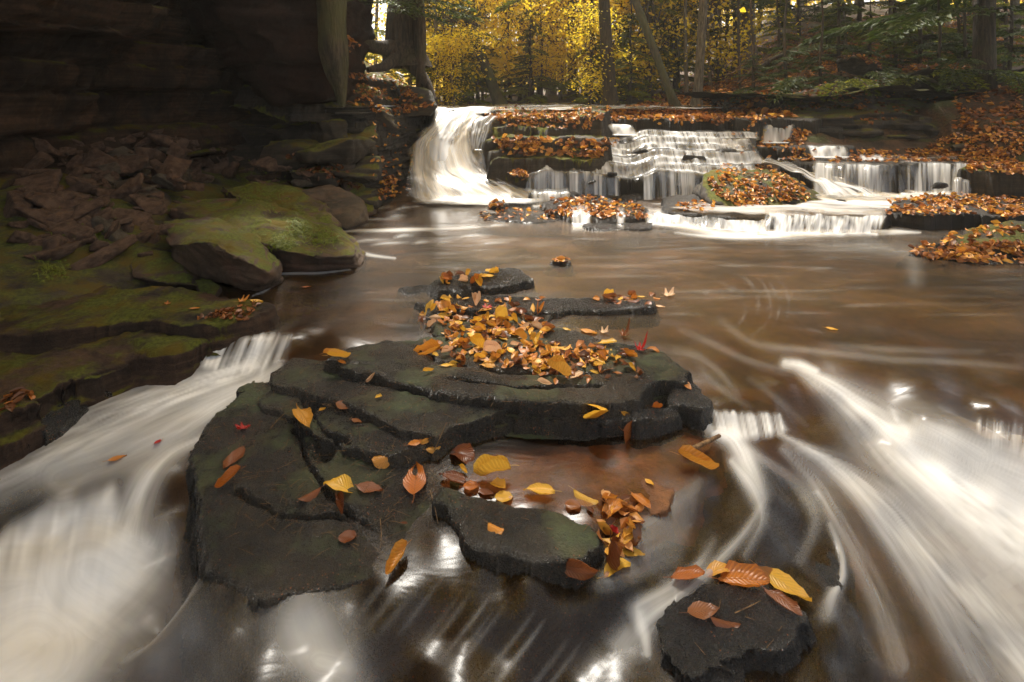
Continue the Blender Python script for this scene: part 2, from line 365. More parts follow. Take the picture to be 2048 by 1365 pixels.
# ------------------------------------------------------------------ slabs of bedrock
def slab(name, poly, z, drop, mat, mode='px', wall=.05, edge=.014, rough=.012, jit=.02, tilt=(0, 0), cracks=(), steps=2, dome=0, ply=0, res=None, seed=None,
         label=None, cat=None, group=None, kind=None, cut=None):
    seed = seed if seed is not None else R.randint(0, 9999)
    if mode == 'px': P = np.array([W(a, b, z)[:2] for a, b in poly])
    elif mode == 'pY': P = np.array([XY(a, b) for a, b in poly])
    else: P = np.array(poly, float)
    mn = P.min(0)-wall-edge-jit; mx = P.max(0)+wall+edge+jit; c = P.mean(0)
    sp = mx-mn; r = res or max(2.6*max(c[1], .9)/F, math.sqrt(sp[0]*sp[1]/70000.))
    nx = int(sp[0]/r)+2; ny = int(sp[1]/r)+2
    xs = np.linspace(mn[0], mx[0], nx); ys = np.linspace(mn[1], mx[1], ny); X, Y = np.meshgrid(xs, ys)
    d = sd_poly(X, Y, P)
    k = 1/max(.05, jit*8)
    d = d+jit*fbm(X*k, Y*k, 0, 3, seed)*1.5+jit*.5*stairs(2.5*vn(X*k*1.7, Y*k*1.7, 3.3, seed+7), .2)
    zz = z+tilt[0]*(X-c[0])+tilt[1]*(Y-c[1])
    if dome: zz = zz+dome*(1-np.exp(-np.clip(-d, 0, 9)/(abs(dome)*2.2)))-dome*.0
    if ply:
        zz = zz-ply*stairs(1.6+1.8*fbm(X*1.1, Y*2.6, 0, 3, seed+3), .12)+ply*1.6
    zz = zz+rough*fbm(X*5, Y*5, 0, 5, seed+1)*1.5+rough*.35*fbm(X*38, Y*38, 0, 3, seed+2)
    for cr in cracks:
        Cp = np.array([W(a, b, z)[:2] for a, b in cr]) if mode == 'px' else np.array(cr)
        dc = d_line(X+.012*fbm(X*25, Y*25, 0, 3, seed+5), Y+.012*fbm(X*25, Y*25, 4, 3, seed+6), Cp)
        wv = .007+.004*vn(X*9, Y*9, 1, seed)
        zz = zz-.035*(1-sst(wv*.5, wv*1.6, dc))-.010*(1-sst(0, .035, dc))
    edge = edge*.6*(1+.5*vn(X*4, Y*4, 7, seed)); rr = np.clip(1+d/edge, 0, 1); zz = zz-edge*.5*(1-np.sqrt(np.clip(1-rr*rr, 0, 1)))
    t = np.clip(d/wall, 0, 1)
    st = stairs(t*steps+.45*vn(X*7, Y*7, 0, seed+8), .40)/steps if steps > 1 else t
    zz = zz-drop*np.clip(.25*t+.75*st, 0, 1.05)
    V = np.stack([X+0*d, Y, zz], -1).reshape(-1, 3)
    # layered side: push bands in and out
    gx = np.gradient(d, xs, axis=1); gy = np.gradient(d, ys, axis=0)
    bandn = vn(X*3, Y*3, zz*45, seed+4)*np.where((d > 0) & (d < wall*1.5), 1, 0)*min(.02, wall*.25)
    V[:, 0] += (gx*bandn).ravel(); V[:, 1] += (gy*bandn).ravel()
    Fc = grid_faces(ny, nx); dd = d.ravel()[Fc].min(1)
    Fc = Fc[dd < wall*1.25]
    V, Fc = compact(V, Fc); solid(V, Fc)
    o = mesh_np(name, V, Fc, M[mat])
    tag(o, label, cat, group, kind); return o

# ------------------------------------------------------------------ rocks from hulls
def hull_mesh(pts, voxel, bev=.02):
    bm = bmesh.new()
    for p in pts: bm.verts.new(p)
    r = bmesh.ops.convex_hull(bm, input=bm.verts)
    bmesh.ops.delete(bm, geom=[v for v in bm.verts if not v.link_faces], context='VERTS')
    if bev:
        es = [e for e in bm.edges if len(e.link_faces) == 2 and e.calc_face_angle(0) > .3]
        try: bmesh.ops.bevel(bm, geom=es, offset=bev, segments=2, profile=.6, affect='EDGES', clamp_overlap=True)
        except Exception: pass
    me = bpy.data.meshes.new('tmp'); bm.to_mesh(me); bm.free()
    ob = bpy.data.objects.new('tmp', me); COL.objects.link(ob)
    m = ob.modifiers.new('r', 'REMESH'); m.mode = 'VOXEL'; m.voxel_size = voxel
    dg = bpy.context.evaluated_depsgraph_get(); ev = ob.evaluated_get(dg); me2 = ev.to_mesh()
    n = len(me2.vertices); V = np.empty(n*3, np.float32); me2.vertices.foreach_get('co', V); V = V.reshape(-1, 3).astype(float)
    N = np.empty(n*3, np.float32); me2.vertices.foreach_get('normal', N); N = N.reshape(-1, 3).astype(float)
    Q = np.array([list(p.vertices) for p in me2.polygons if len(p.vertices) == 4])
    ev.to_mesh_clear(); bpy.data.objects.remove(ob); bpy.data.meshes.remove(me)
    return V, N, Q
def rock(name, pts, mat, voxel=.02, amp=.02, freq=4, bev=.02, strata=0, seed=None, sol=True, **kw):
    seed = seed if seed is not None else R.randint(0, 9999)
    V, N, Q = hull_mesh(pts, voxel, bev)
    x, y, z = V.T
    f = fbm(x*freq, y*freq, z*freq, 5, seed)*amp*1.6
    f = f+amp*.7*stairs(2.2*vn(x*freq*.8, y*freq*.8, z*freq*1.6, seed+9), .2)-amp*.3
    if strata: f = f+strata*stairs(2*vn(x*1.2+z*2, y*1.2, z*14, seed+4), .3)
    V = V+N*f[:, None]
    if sol: solid(V, Q)
    o = mesh_np(name, V, Q, M[mat]); tag(o, **kw); return o
def pxrock(name, outl, depth, mat, back=.75, down=.08, inner=(), **kw):
    # outl: photo points with their distances; the body goes on behind them
    A = [D(*p) for p in outl]; c = np.mean(A, 0)
    pts = list(A)+[D(*p) for p in inner]
    for p in A:
        q = np.array(p); b = c+(q-c)*back; b[1] += depth; b[2] -= down; pts.append(tuple(b))
        pts.append((q[0], q[1]+depth*.4, min(q[2]-.02, c[2]-.15)))
    return rock(name, pts, mat, **kw)

# ------------------------------------------------------------------ layered walls
def cliff(name, path, prof, mat, z0, z1, lh=.06, bw=.4, amp=.05, res=.02, top=3.0, seed=0, wob=.05, taper=None, topvar=0, **kw):
    P = np.array(path, float); seg = np.hypot(*(P[1:]-P[:-1]).T); L = np.concatenate([[0], np.cumsum(seg)])
    ns = int(L[-1]/res)+2; nz = int((z1-z0)/res)+2
    s = np.linspace(0, L[-1], ns); px = np.interp(s, L, P[:, 0]); py = np.interp(s, L, P[:, 1])
    kk = max(3, int(.3/res)); ker = np.ones(kk)/kk
    px = np.convolve(np.pad(px, kk//2, 'edge'), ker, 'same')[kk//2:kk//2+ns]; py = np.convolve(np.pad(py, kk//2, 'edge'), ker, 'same')[kk//2:kk//2+ns]
    tx = np.gradient(px); ty = np.gradient(py); l = np.hypot(tx, ty)+1e-9; nx = ty/l; ny = -tx/l
    zs = np.linspace(z0, z1, nz); S, Z = np.meshgrid(s, zs)
    off = np.interp(Z, *np.array(prof, float).T)
    if taper: off = off*np.interp(S/L[-1], *np.array(taper, float).T)
    zw = (Z+.5*lh*fbm(S*.7, Z*0, 0, 3, seed)+.03*S*0)/lh+1.1*vn(S*0+3, Z/lh*.35, 0, seed+1)
    lay = np.floor(zw); fr = zw-lay
    h = _h(lay, lay*0, lay*0, seed); u = S/bw*(1+.5*h)+h*7+.1*vn(S*5, Z*5, 0, seed+5); blk = np.floor(u); fu = u-blk
    d = amp*_h(lay, blk, lay*0, seed+2)
    groove = (1-sst(0, .16, np.minimum(fr, 1-fr)))*.6+(1-sst(0, .05, np.minimum(fu, 1-fu)))*.5*(_h(lay, blk, lay*0, seed+3) > 0)
    big = np.floor(zw/4+.3); d = d+amp*1.4*_h(big, np.floor(S/bw/2.2+big*.37), big*0, seed+6)
    d = d-amp*.7*groove+wob*fbm(S*1.3, Z*1.3, 0, 4, seed+7)*2+amp*.35*fbm(S*12, Z*12, 0, 4, seed+8)
    o_ = off+d
    X = px[None, :]+nx[None, :]*o_; Y = py[None, :]+ny[None, :]*o_
    rows = [np.stack([X, Y, Z], -1)]
    tx_ = [np.stack([X[-1]-nx*k, Y[-1]-ny*k, Z[-1]+.08*k+.03*fbm(X[-1]*2, Y[-1]*2+k, 0, 3, seed)], -1)[None] for k in np.linspace(.1, top, 14)] if top else []
    G = np.concatenate(rows+tx_, 0)
    if topvar:
        kz = np.clip((G[..., 2]-z0)/(z1-z0), 0, 1)**2; G[..., 2] += kz*topvar*(fbm(G[..., 0]*1.1, G[..., 1]*1.1, 0, 4, seed+20)*1.6+.2)
    V = G.reshape(-1, 3); Fc = grid_faces(G.shape[0], G.shape[1]); solid(V, Fc)
    o = mesh_np(name, V, Fc, M[mat]); tag(o, **kw); return o

# left cliff
cliff('cliff', [(-3.0, .2), (-2.75, 1.5), (-2.95, 2.5), (-3.35, 3.4), (-3.3, 4.6), (-2.85, 5.8), (-2.3, 6.3), (-1.9, 6.6)], [(-1, .15), (.4, .1), (.9, .0), (1.3, .12), (1.8, .35), (2.9, .8)],
      'cliff', -.5, 2.9, lh=.20, bw=.6, amp=.13, res=.022, seed=31, wob=.06, kind='structure')
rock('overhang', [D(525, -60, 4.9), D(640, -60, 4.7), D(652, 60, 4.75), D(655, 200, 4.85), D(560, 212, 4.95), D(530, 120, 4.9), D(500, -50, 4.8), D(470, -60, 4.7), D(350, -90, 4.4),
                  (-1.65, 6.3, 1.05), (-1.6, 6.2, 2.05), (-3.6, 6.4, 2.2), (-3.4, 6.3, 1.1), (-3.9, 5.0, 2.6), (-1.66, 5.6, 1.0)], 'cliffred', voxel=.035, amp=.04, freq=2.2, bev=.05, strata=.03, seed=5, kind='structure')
# dark layered wall left of the tall fall
cliff('fall_wall', [(-1.75, 5.0), (-1.38, 5.10), (-1.22, 5.45), (-1.10, 5.85), (-.98, 6.3), (-.95, 7.2)], [(-.2, .06), (.3, .0), (.92, -.12)], 'ledge', -.2, .93, lh=.035, bw=.22, amp=.022, res=.009, top=1.2, seed=8, wob=.035, kind='structure')
# undercut bank on the right
cliff('undercut_bank', [XY(1430, 8.4), XY(1500, 7.75), XY(1570, 7.45), XY(1640, 7.2), XY(1750, 7.05), XY(1850, 7.05), XY(1925, 7.3), XY(2000, 8.0), XY(2100, 8.8)][::-1],
      [(.1, -.1), (.45, -.55), (.78, -.5), (.90, .0), (1.0, .02), (1.06, -.12)], 'ledgemoss', .2, 1.03, lh=.05, bw=.35, amp=.08, res=.02, top=.5, seed=12, wob=.22, topvar=.07, taper=[(0, .3), (.2, 1), (.8, .9), (1, .2)], kind='structure')
for i, (px, py, Y, s_) in enumerate([(1555, 205, 7.5, .30), (1640, 175, 7.3, .34), (1700, 190, 7.0, .26), (1790, 165, 7.3, .42), (1870, 150, 7.4, .36), (1915, 215, 7.0, .30), (1470, 225, 7.9, .22), (1940, 160, 7.6, .30), (1730, 130, 8.0, .3), (2030, 215, 7.4, .34), (1610, 225, 7.15, .2)]):
    c = D(px, py, Y); rs_ = np.random.RandomState(i+400)
    rock('bank_rock', [(c[0]+a*s_*1.5, c[1]+b*s_, c[2]+d*s_*.55-.03) for a, b, d in rs_.uniform(-1, 1, (12, 3))], 'ledgemoss', voxel=.02, amp=.03, freq=4, bev=.02, strata=.012, seed=i+300,
         label=['mossy block at the left end of the undercut bank', 'broad mossy rock above the left of the dark recess', 'low mossy rock on the lip of the dark recess', 'largest mossy rock above the middle of the dark recess', 'mossy rock high on the bank left of the big trunk', 'green rock hanging beside the big right-hand trunk', 'small mossy rock at the foot of the leafy slope', 'mossy rock right behind the big trunk', 'farthest mossy rock up the right slope', 'mossy rock at the right edge past the big trunk', 'little mossy stone at the left foot of the undercut bank'][i], cat='rock')

# foreground slabs ------------------------------------------------------
RS = dict(cat='rock')
slab('rock_slab', [(640, 722), (700, 700), (770, 686), (850, 674), (1000, 655), (1150, 660), (1240, 685), (1330, 702), (1375, 738), (1380, 760), (1330, 758), (1285, 762), (1278, 795), (1130, 800), (1000, 795), (890, 782), (760, 748)], .045, .10, 'slab',
     wall=.034, edge=.010, rough=.006, jit=.012, ply=.012,  seed=21, cracks=[[(830, 700), (900, 722), (1000, 738), (1120, 740), (1260, 738)], [(900, 755), (1040, 770), (1200, 765)]],
     label='broad leaf-strewn upper slab of the central island, with a green mossy front edge', **RS)
slab('rock_slab', [(540, 742), (585, 716), (690, 718), (770, 742), (880, 778), (960, 800), (1010, 822), (900, 846), (868, 864), (800, 852), (720, 812), (630, 785), (545, 768)], .012, .07, 'slab', wall=.02, edge=.010, rough=.006, jit=.012, ply=.004,  seed=22,
     cracks=[[(700, 728), (760, 765), (870, 790)]], label='smooth grey slab on the left of the island, ending in a point beside the left stream', **RS)
slab('rock_slab', [(540, 775), (610, 788), (710, 815), (800, 858), (865, 872), (850, 890), (780, 905), (735, 898), (705, 880), (600, 848), (520, 800)], -.022, .08, 'slab', wall=.025, edge=.010, rough=.006, jit=.012, ply=.006,  seed=23,
     cracks=[[(610, 800), (640, 850), (700, 880)]], label='middle step of dark rock just below the pointed grey slab', **RS)
slab('rock_slab', [(392, 905), (420, 868), (500, 800), (560, 790), (620, 850), (740, 902), (850, 900), (930, 925), (905, 985), (935, 1040), (880, 1075), (820, 1085), (770, 1110), (640, 1145), (520, 1150), (440, 1115), (398, 1050), (405, 980)], -.068, .5, 'slab',
     wall=.06, edge=.010, rough=.006, jit=.012, ply=.007, tilt=(-.0, .10),  seed=24, cracks=[[(590, 868), (618, 920), (650, 975), (705, 1015), (745, 1045), (800, 1090), (850, 1130)], [(478, 975), (545, 1008), (620, 1022), (705, 1017)], [(880, 960), (900, 1005), (940, 1050)]],
     label='large rounded mossy slab at the lower left with long curved cracks', **RS)
slab('rock_slab', [(885, 975), (930, 985), (1020, 1000), (1100, 1030), (1180, 1050), (1205, 1085), (1150, 1118), (1060, 1108), (970, 1082), (905, 1040), (870, 1000)], -.040, .25, 'slab', wall=.04, edge=.010, rough=.006, jit=.012, ply=.005, dome=.015,  seed=25,
     label='long mossy wedge of rock along the front of the rusty puddle', **RS)
slab('rock_slab', [(1120, 826), (1195, 832), (1256, 826), (1256, 838), (1180, 845), (1120, 840)], -.002, .12, 'slabwet', wall=.015, edge=.012, jit=.006, seed=26, label='squared dark block wedged under the front edge of the island slab', **RS)
slab('rock_slab', [(1264, 828), (1350, 812), (1360, 828), (1300, 842), (1264, 845)], -.004, .11, 'slabwet', wall=.015, edge=.012, jit=.006, seed=27, label='squared dark block with two yellow leaves at the right tip of the island', **RS)
slab('rock_slab', [(1345, 752), (1385, 762), (1425, 792), (1400, 806), (1345, 800), (1335, 770)], .02, .12, 'slabwet', wall=.03, edge=.02, jit=.01, seed=28, label='small black wet rock at the right end of the island, one orange leaf on it', **RS)
slab('rock_slab', [(1318, 1225), (1350, 1190), (1440, 1172), (1550, 1182), (1622, 1228), (1606, 1285), (1572, 1306), (1500, 1300), (1440, 1318), (1370, 1332), (1318, 1305)], -.125, .28, 'slabwet', wall=.05, edge=.045, rough=.008, jit=.016, seed=29,
     label='grainy black rock at the lower right under wet brown leaves', **RS)
# submerged plates
for i, (pl, z, lb) in enumerate([
    ([(760, 1085), (900, 1050), (1000, 1095), (1180, 1130), (1300, 1090), (1420, 1110), (1330, 1200), (1300, 1330), (1150, 1318), (1040, 1275), (920, 1225), (850, 1140)], -.165, 'submerged plate with a broken edge in the bottom centre of the photo'),
    ([(700, 1180), (850, 1160), (930, 1240), (1050, 1290), (1190, 1345), (1180, 1420), (700, 1420)], -.205, 'deepest submerged step at the bottom edge of the photo'),
    ([(1380, 1000), (1500, 930), (1640, 1000), (1690, 1120), (1640, 1200), (1480, 1150), (1400, 1090)], -.200, 'submerged rounded rock under the silky right-hand stream'),
    ]):
    slab('submerged_rock', pl, z, .2, 'slabwet', wall=.03, edge=.02, rough=.010, jit=.012, tilt=(0, .2 if i < 2 else .1), seed=40+i, label=lb, cat='rock')
slab('puddle_floor', [(860, 880), (940, 835), (1130, 850), (1350, 850), (1420, 880), (1330, 1000), (1260, 1060), (1180, 1060), (1000, 1010), (890, 985)], -.078, .2, 'silt', wall=.06, edge=.03, rough=.012, jit=.02, seed=43, kind='structure')
# islets above the island
slab('rock_slab', [(835, 606), (900, 594), (1100, 591), (1200, 597), (1312, 604), (1300, 612), (1205, 618), (1140, 614), (1120, 622), (1000, 625), (920, 620), (860, 630)], .025, .08, 'slabwet', wall=.03, edge=.02, rough=.010, jit=.02, seed=51, label='long thin islet of black rock lying across the pool', **RS)
slab('rock_slab', [(860, 640), (1000, 622), (1100, 628), (1070, 650), (1180, 672), (1100, 690), (930, 690), (885, 665)], .012, .08, 'slab', wall=.05, edge=.03, rough=.010, jit=.025, seed=52, label='low rock hidden under drifted leaves between island and long islet', **RS)
slab('rock_slab', [(862, 566), (930, 548), (1000, 536), (1045, 540), (1068, 562), (1015, 571), (930, 578), (880, 580)], .035, .1, 'slabwet', wall=.04, edge=.03, rough=.012, jit=.02, dome=.03, seed=53, label='farther humped islet with yellow leaves on its left', **RS)
slab('rock_slab', [(800, 579), (850, 570), (885, 575), (870, 583), (820, 585)], .006, .06, 'slabwet', wall=.03, edge=.02, jit=.02, seed=54, label='low black spur left of the humped islet', **RS)
slab('rock_slab', [(1096, 522), (1120, 517), (1142, 520), (1136, 525), (1104, 526)], .02, .07, 'slabwet', wall=.03, edge=.02, jit=.015, seed=55, label='tiny rock topped with orange leaves alone in the pool', **RS)
slab('rock_slab', [(700, 512), (800, 508), (960, 498), (1060, 493), (980, 506), (830, 516), (740, 520)], -.012, .06, 'slabwet', wall=.05, edge=.03, jit=.02, seed=56, label='flat drowned ledge right of the mossy boulders', **RS)
# left ledges
slab('rock_ledge', [(-260, 640), (-100, 590), (150, 582), (300, 578), (420, 582), (500, 600), (548, 606), (505, 640), (420, 652), (250, 642), (100, 668), (-260, 700)], .06, .10, 'cliff', wall=.03, edge=.03, rough=.018, jit=.03, ply=.012, seed=61, label='upper mossy ledge at the left water edge, one orange maple leaf on it', cat='rock')
slab('rock_ledge', [(-260, 705), (100, 672), (250, 652), (420, 660), (500, 645), (470, 662), (412, 690), (385, 705), (270, 712), (150, 745), (60, 800), (-100, 860), (-260, 900)], -.01, .16, 'cliff', wall=.06, edge=.05, rough=.02, jit=.03, ply=.014, seed=62, label='lower green ledge running down the left side of the left stream', cat='rock')
slab('rock_ledge', [(-200, 800), (60, 790), (190, 745), (215, 775), (110, 830), (0, 880), (-200, 960)], -.09, .2, 'slabwet', wall=.06, edge=.04, rough=.02, jit=.03, seed=63, label='small black wet rock at the left edge where the stream passes', cat='rock')

for i, (px, py, Y, s_) in enumerate([(590, 255, 5.4, .30), (650, 250, 5.3, .26), (600, 300, 5.1, .26), (665, 300, 5.0, .28), (720, 330, 5.0, .26), (640, 345, 4.9, .2), (710, 265, 5.3, .26), (720, 385, 4.95, .18), (540, 262, 5.6, .26), (470, 262, 5.6, .3), (415, 262, 5.5, .26), (690, 225, 5.5, .25), (745, 230, 5.6, .22)]):
    c = D(px, py, Y); rs_ = np.random.RandomState(i+500)
    rock('bank_rock', [(c[0]+a*s_*1.3, c[1]+b*s_, c[2]+d*s_*.6-.05) for a, b, d in rs_.uniform(-1, 1, (14, 3))], 'ledgemoss', voxel=.018, amp=.03, freq=4, bev=.012, strata=.014, seed=i+330,
         label=['mossy block under the overhang, above the rubble', 'mossy block below the tip of the hanging trunk', 'mossy ledge block in the upper rubble slope', 'mossy hump halfway down the slope below the hanging trunk', 'mossy knob next to the layered wall', 'small mossy rock just above the bare brown boulder', 'rooty mossy block left of the layered wall top', 'lowest mossy lump between bare boulder and layered wall', 'mossy block in the deep crack of the cliff foot', 'wide mossy block along the cliff foot', 'mossy block behind the upright squared block', 'mossy lump right beneath the overhang corner', 'mossy lump on the rim of the layered wall'][i], cat='rock')
# upper terraces ---------------------------------------------------------
TG = dict(cat='rock')
def zig(L, seed, amp=.085):
    out = []
    for (a, b), (c, d) in zip(L[:-1], L[1:]):
        n = max(1, int((c-a)/12))
        for k in range(n):
            p = a+(c-a)*k/n; out.append((p, b+(d-b)*k/n+amp*float(vn(p/38., 0, 0, seed))+amp*.5*float(vn(p/14., 0, 0, seed+1))))
    return out+[L[-1]]
slab('rock_terrace', zig([(1215, 6.5), (1290, 6.36), (1420, 6.36), (1520, 6.5), (1640, 6.6)], 5)+[(1660, 8.0), (1200, 8.0)], .765, .22, 'ledge', mode='pY', wall=.04, edge=.03, rough=.014, jit=.03, seed=75, label='dark leaf-topped rock shelf above the middle cascade', **TG)
V1A = zig([(1625, 5.56), (1690, 5.40), (1740, 5.36), (1790, 5.42)], 31, .02); V1B = zig([(1797, 5.56), (1860, 5.52), (1948, 5.45)], 32, .03)
def stepfield(name, mat, px0, px1, Y0, Y1, zb, risers, label=None, masks=None, rough=.012, topfall=0, sx=2.0, mx=1.0, wet=.014):
    px = np.arange(px0, px1+sx, sx); Y = np.arange(Y0, Y1, .0105); PX, YY = np.meshgrid(px, Y); X = (PX-CX)/F*YY
    Z = zb+0*X; Wz = zb+0*X; fo = 0*X; xc = (px0+px1)/2
    for i, (Yc, amp, h, w, sl) in enumerate(risers):
        sd_ = int(px0)+i*17; L = Yc+amp*vn(X*2.6, 0*X, i, sd_)+amp*.55*vn(X*8, 0*X, i, sd_+1)+amp*.2*vn(X*26, 0*X, i, sd_+2)+sl*(PX-xc)/200.
        hh = h*np.clip(1+.20*vn(X*3.3, 0*X, i+.5, sd_+3), .35, 1.6)
        Z = Z+hh*stairs(2*np.clip((YY-L)/w, 0, 1)+.0, .5)/2
        Wz = Wz+hh*sst(-.06, .02, YY-L)
        if masks is not None:
            m = masks[i]; d = np.interp(PX, *np.array(m, float).T) if isinstance(m, list) else m
            cl = np.clip(d*(1.2+1.0*vn(X*5+YY*.6, 0*X, i, sd_+5)+.6*vn(X*19, 0*X, i, sd_+6))-.04, 0, 1); stk = np.clip(.55+.55*vn(X*48, YY*1.5, i, sd_+7)+.35*vn(X*110, YY*2, i, sd_+8), 0, 1.1)
            u = L-YY                                     # metres downstream of the lip
            fall = sst(-.03, .012, u)*(1-sst(.05, .09, u)); tail = sst(.03, .07, u)*np.exp(-np.clip(u-.05, 0, 9)/(.07 if i == 0 else .028)); lead = sst(-.14, 0, -np.abs(u))*(u < 0)
            f = cl*(fall*stk*min(1.2, .55+h*4)+tail*(.55+.3*stk)*min(1.1, .6+h*2)+.16*lead)
            fo = 1-(1-fo)*(1-np.clip(f, 0, 1))
    n = rough*fbm(X*7, YY*7, 0, 4, int(px0))*1.5+rough*.5*fbm(X*30, YY*30, 0, 3, 5)+.045*(YY-Y0)
    Z = Z+n+.006*stairs(3*fbm(X*2, YY*5, 0, 3, 9), .2)
    ed = np.minimum(PX-px0, px1-PX)+14*vn(YY*11, 0*X, 2, 4)-4; k = 1-sst(0, 26, ed); Z = Z-(Z+.25)*k
    V = np.stack([X, YY-.012*vn(X*6, Z*60, 0, 8), Z], -1).reshape(-1, 3); Fc = grid_faces(len(Y), len(px)); solid(V, Fc)
    o = mesh_np(name, V, Fc, M[mat]); tag(o, label, 'rock')
    if masks is not None:
        Wz = Wz+.045*(YY-Y0)+wet+.010*vn(X*9, YY*9, 0, 6)
        Wz = np.maximum(Wz, np.where(fo > .25, Z+.006, -9))
        fo = fo*sst(4, 16, ed)*mx
        V = np.stack([X, YY-.014, Wz], -1).reshape(-1, 3); Fm = Fc[(fo.ravel()[Fc].max(1) > .02)]
        V, Fm, f2 = compact(V, Fm, fo.ravel()); o = mesh_np('waterfall', V, Fm, M['fall'], attrs={'foam': f2}); tag(o, kind='structure')
stepfield('rock_terrace', 'ledge', 1048, 1528, 5.30, 6.75, -.04,
    [(5.46, .045, .28, .03, 0), (5.57, .05, .055, .02, -.03), (5.68, .06, .05, .02, .05), (5.80, .055, .06, .02, -.02), (5.91, .06, .05, .02, .04), (6.03, .05, .06, .02, 0), (6.15, .05, .05, .02, .02)],
    label='wide stepped black bedrock under the middle cascade',
    masks=[[(1048, .8), (1075, 1.), (1150, .9), (1160, .1), (1186, .0), (1192, 1.), (1200, 1.), (1206, .0), (1228, .0), (1234, .8), (1240, .0), (1286, .0), (1291, 1.), (1300, .8), (1306, .1), (1312, .0), (1318, .4), (1335, .1), (1345, 1.1), (1385, 1.2), (1392, .2), (1400, .6), (1440, .9), (1528, .1)],
           [(1048, .7), (1150, .8), (1240, .35), (1300, .6), (1528, .6)], .65, [(1048, .5), (1200, .5), (1300, .35), (1400, .65), (1528, .5)], .7, [(1150, .4), (1300, .95), (1528, .7)], [(1200, .5), (1300, 1.1), (1460, 1.), (1528, .4)]])
stepfield('rock_terrace', 'ledge', 946, 1078, 5.44, 5.9, -.02, [(5.52, .03, .12, .04, .0), (5.60, .03, .13, .04, .05), (5.68, .03, .12, .04, 0), (5.75, .03, .12, .04, 0)], label='wet black stepped rock beside the foot of the tall fall', masks=[.05, .18, .22, .3], mx=.5)
stepfield('rock_terrace', 'ledgemoss', 950, 1238, 5.42, 7.2, .0, [(5.50, .05, .40, .06, .02), (5.58, .06, .08, .03, .02), (5.68, .07, .10, .03, -.03), (5.84, .07, .10, .04, .02), (5.95, .07, .10, .05, -.02)], label='big layered leafy rock between the tall fall and the cascade', rough=.02)
slab('rock_terrace', [(1062, 5.3), (1130, 5.25), (1160, 5.35), (1150, 5.5), (1060, 5.5)], .10, .15, 'slabwet', mode='pY', wall=.05, edge=.04, rough=.02, jit=.03, seed=80, label='small round step at the left foot of the middle cascade', **TG)
slab('rock_terrace', [(860, 6.42), (920, 6.28), (985, 6.35), (1000, 7.9), (850, 7.9)], .86, .3, 'ledge', mode='pY', wall=.05, edge=.04, rough=.015, jit=.03, seed=81, label='dark lip rock at the top of the tall fall', **TG)
slab('rock_terrace', [(1420, 6.65), (1520, 6.55), (1595, 6.6), (1680, 6.5), (1700, 7.0), (1640, 7.3), (1420, 7.3)], .66, .24, 'ledge', mode='pY', wall=.04, edge=.03, rough=.015, jit=.03, seed=82, label='shelf under the two small far right-hand falls', **TG)
slab('rock_terrace', [(1500, 6.2), (1600, 6.0), (1700, 6.05), (1710, 6.9), (1500, 6.9)], .47, .16, 'ledge', mode='pY', wall=.04, edge=.03, rough=.015, jit=.03, seed=83, label='flat rock left of the wide right-hand fall, dotted with leaves', **TG)
slab('rock_terrace', [(1560, 5.9)]+V1A+V1B+[(2020, 5.4), (2060, 7.1), (1560, 7.1)], .36, .34, 'ledge', mode='pY', wall=.04, edge=.03, rough=.012, jit=.03, seed=84, label='long right-hand shelf with two curtain falls over its edge', **TG)
slab('rock_terrace', [(1925, 5.2), (1990, 4.98), (2120, 4.9), (2400, 4.9), (2400, 6.2), (1925, 6.2)], .35, .35, 'ledgemoss', mode='pY', wall=.04, edge=.03, rough=.02, jit=.03, dome=.02, seed=85, label='black-faced block at the right edge below the big trunk', **TG)
slab('rock_terrace', [(1775, 4.45), (1850, 4.30), (1960, 4.30), (2100, 4.22), (2500, 4.2), (2500, 5.2), (1860, 5.15), (1790, 4.8)], .115, .22, 'ledge', mode='pY', wall=.03, edge=.02, rough=.012, jit=.03, seed=86, label='long leaf-covered shelf with a black face at the right pool edge', **TG)
slab('rock_terrace', [(1330, 4.62), (1450, 4.42), (1540, 4.34), (1770, 4.30), (1800, 5.4), (1900, 5.5), (1500, 5.6), (1330, 5.2)], .085, .2, 'ledge', mode='pY', wall=.05, edge=.03, rough=.012, jit=.03, seed=87, label='drowned shelf under the wide white run on the right', **TG)
slab('rock_slab', [(1870, 486), (1930, 462), (2000, 450), (2100, 447), (2400, 450), (2400, 505), (1990, 500), (1930, 495)], .05, .15, 'ledgemoss', wall=.05, edge=.05, rough=.02, jit=.03, dome=.035, ply=.012, seed=88, label='low mossy slab at the right edge just below the leafy shelf', **RS)
slab('rock_slab', [(1800, 508), (1860, 497), (1960, 492), (2100, 495), (2400, 500), (2400, 530), (2050, 525), (1900, 518)], .015, .08, 'slabwet', wall=.05, edge=.03, rough=.012, jit=.03, seed=89, label='flat rock at the right pool edge buried under drifted leaves', **RS)
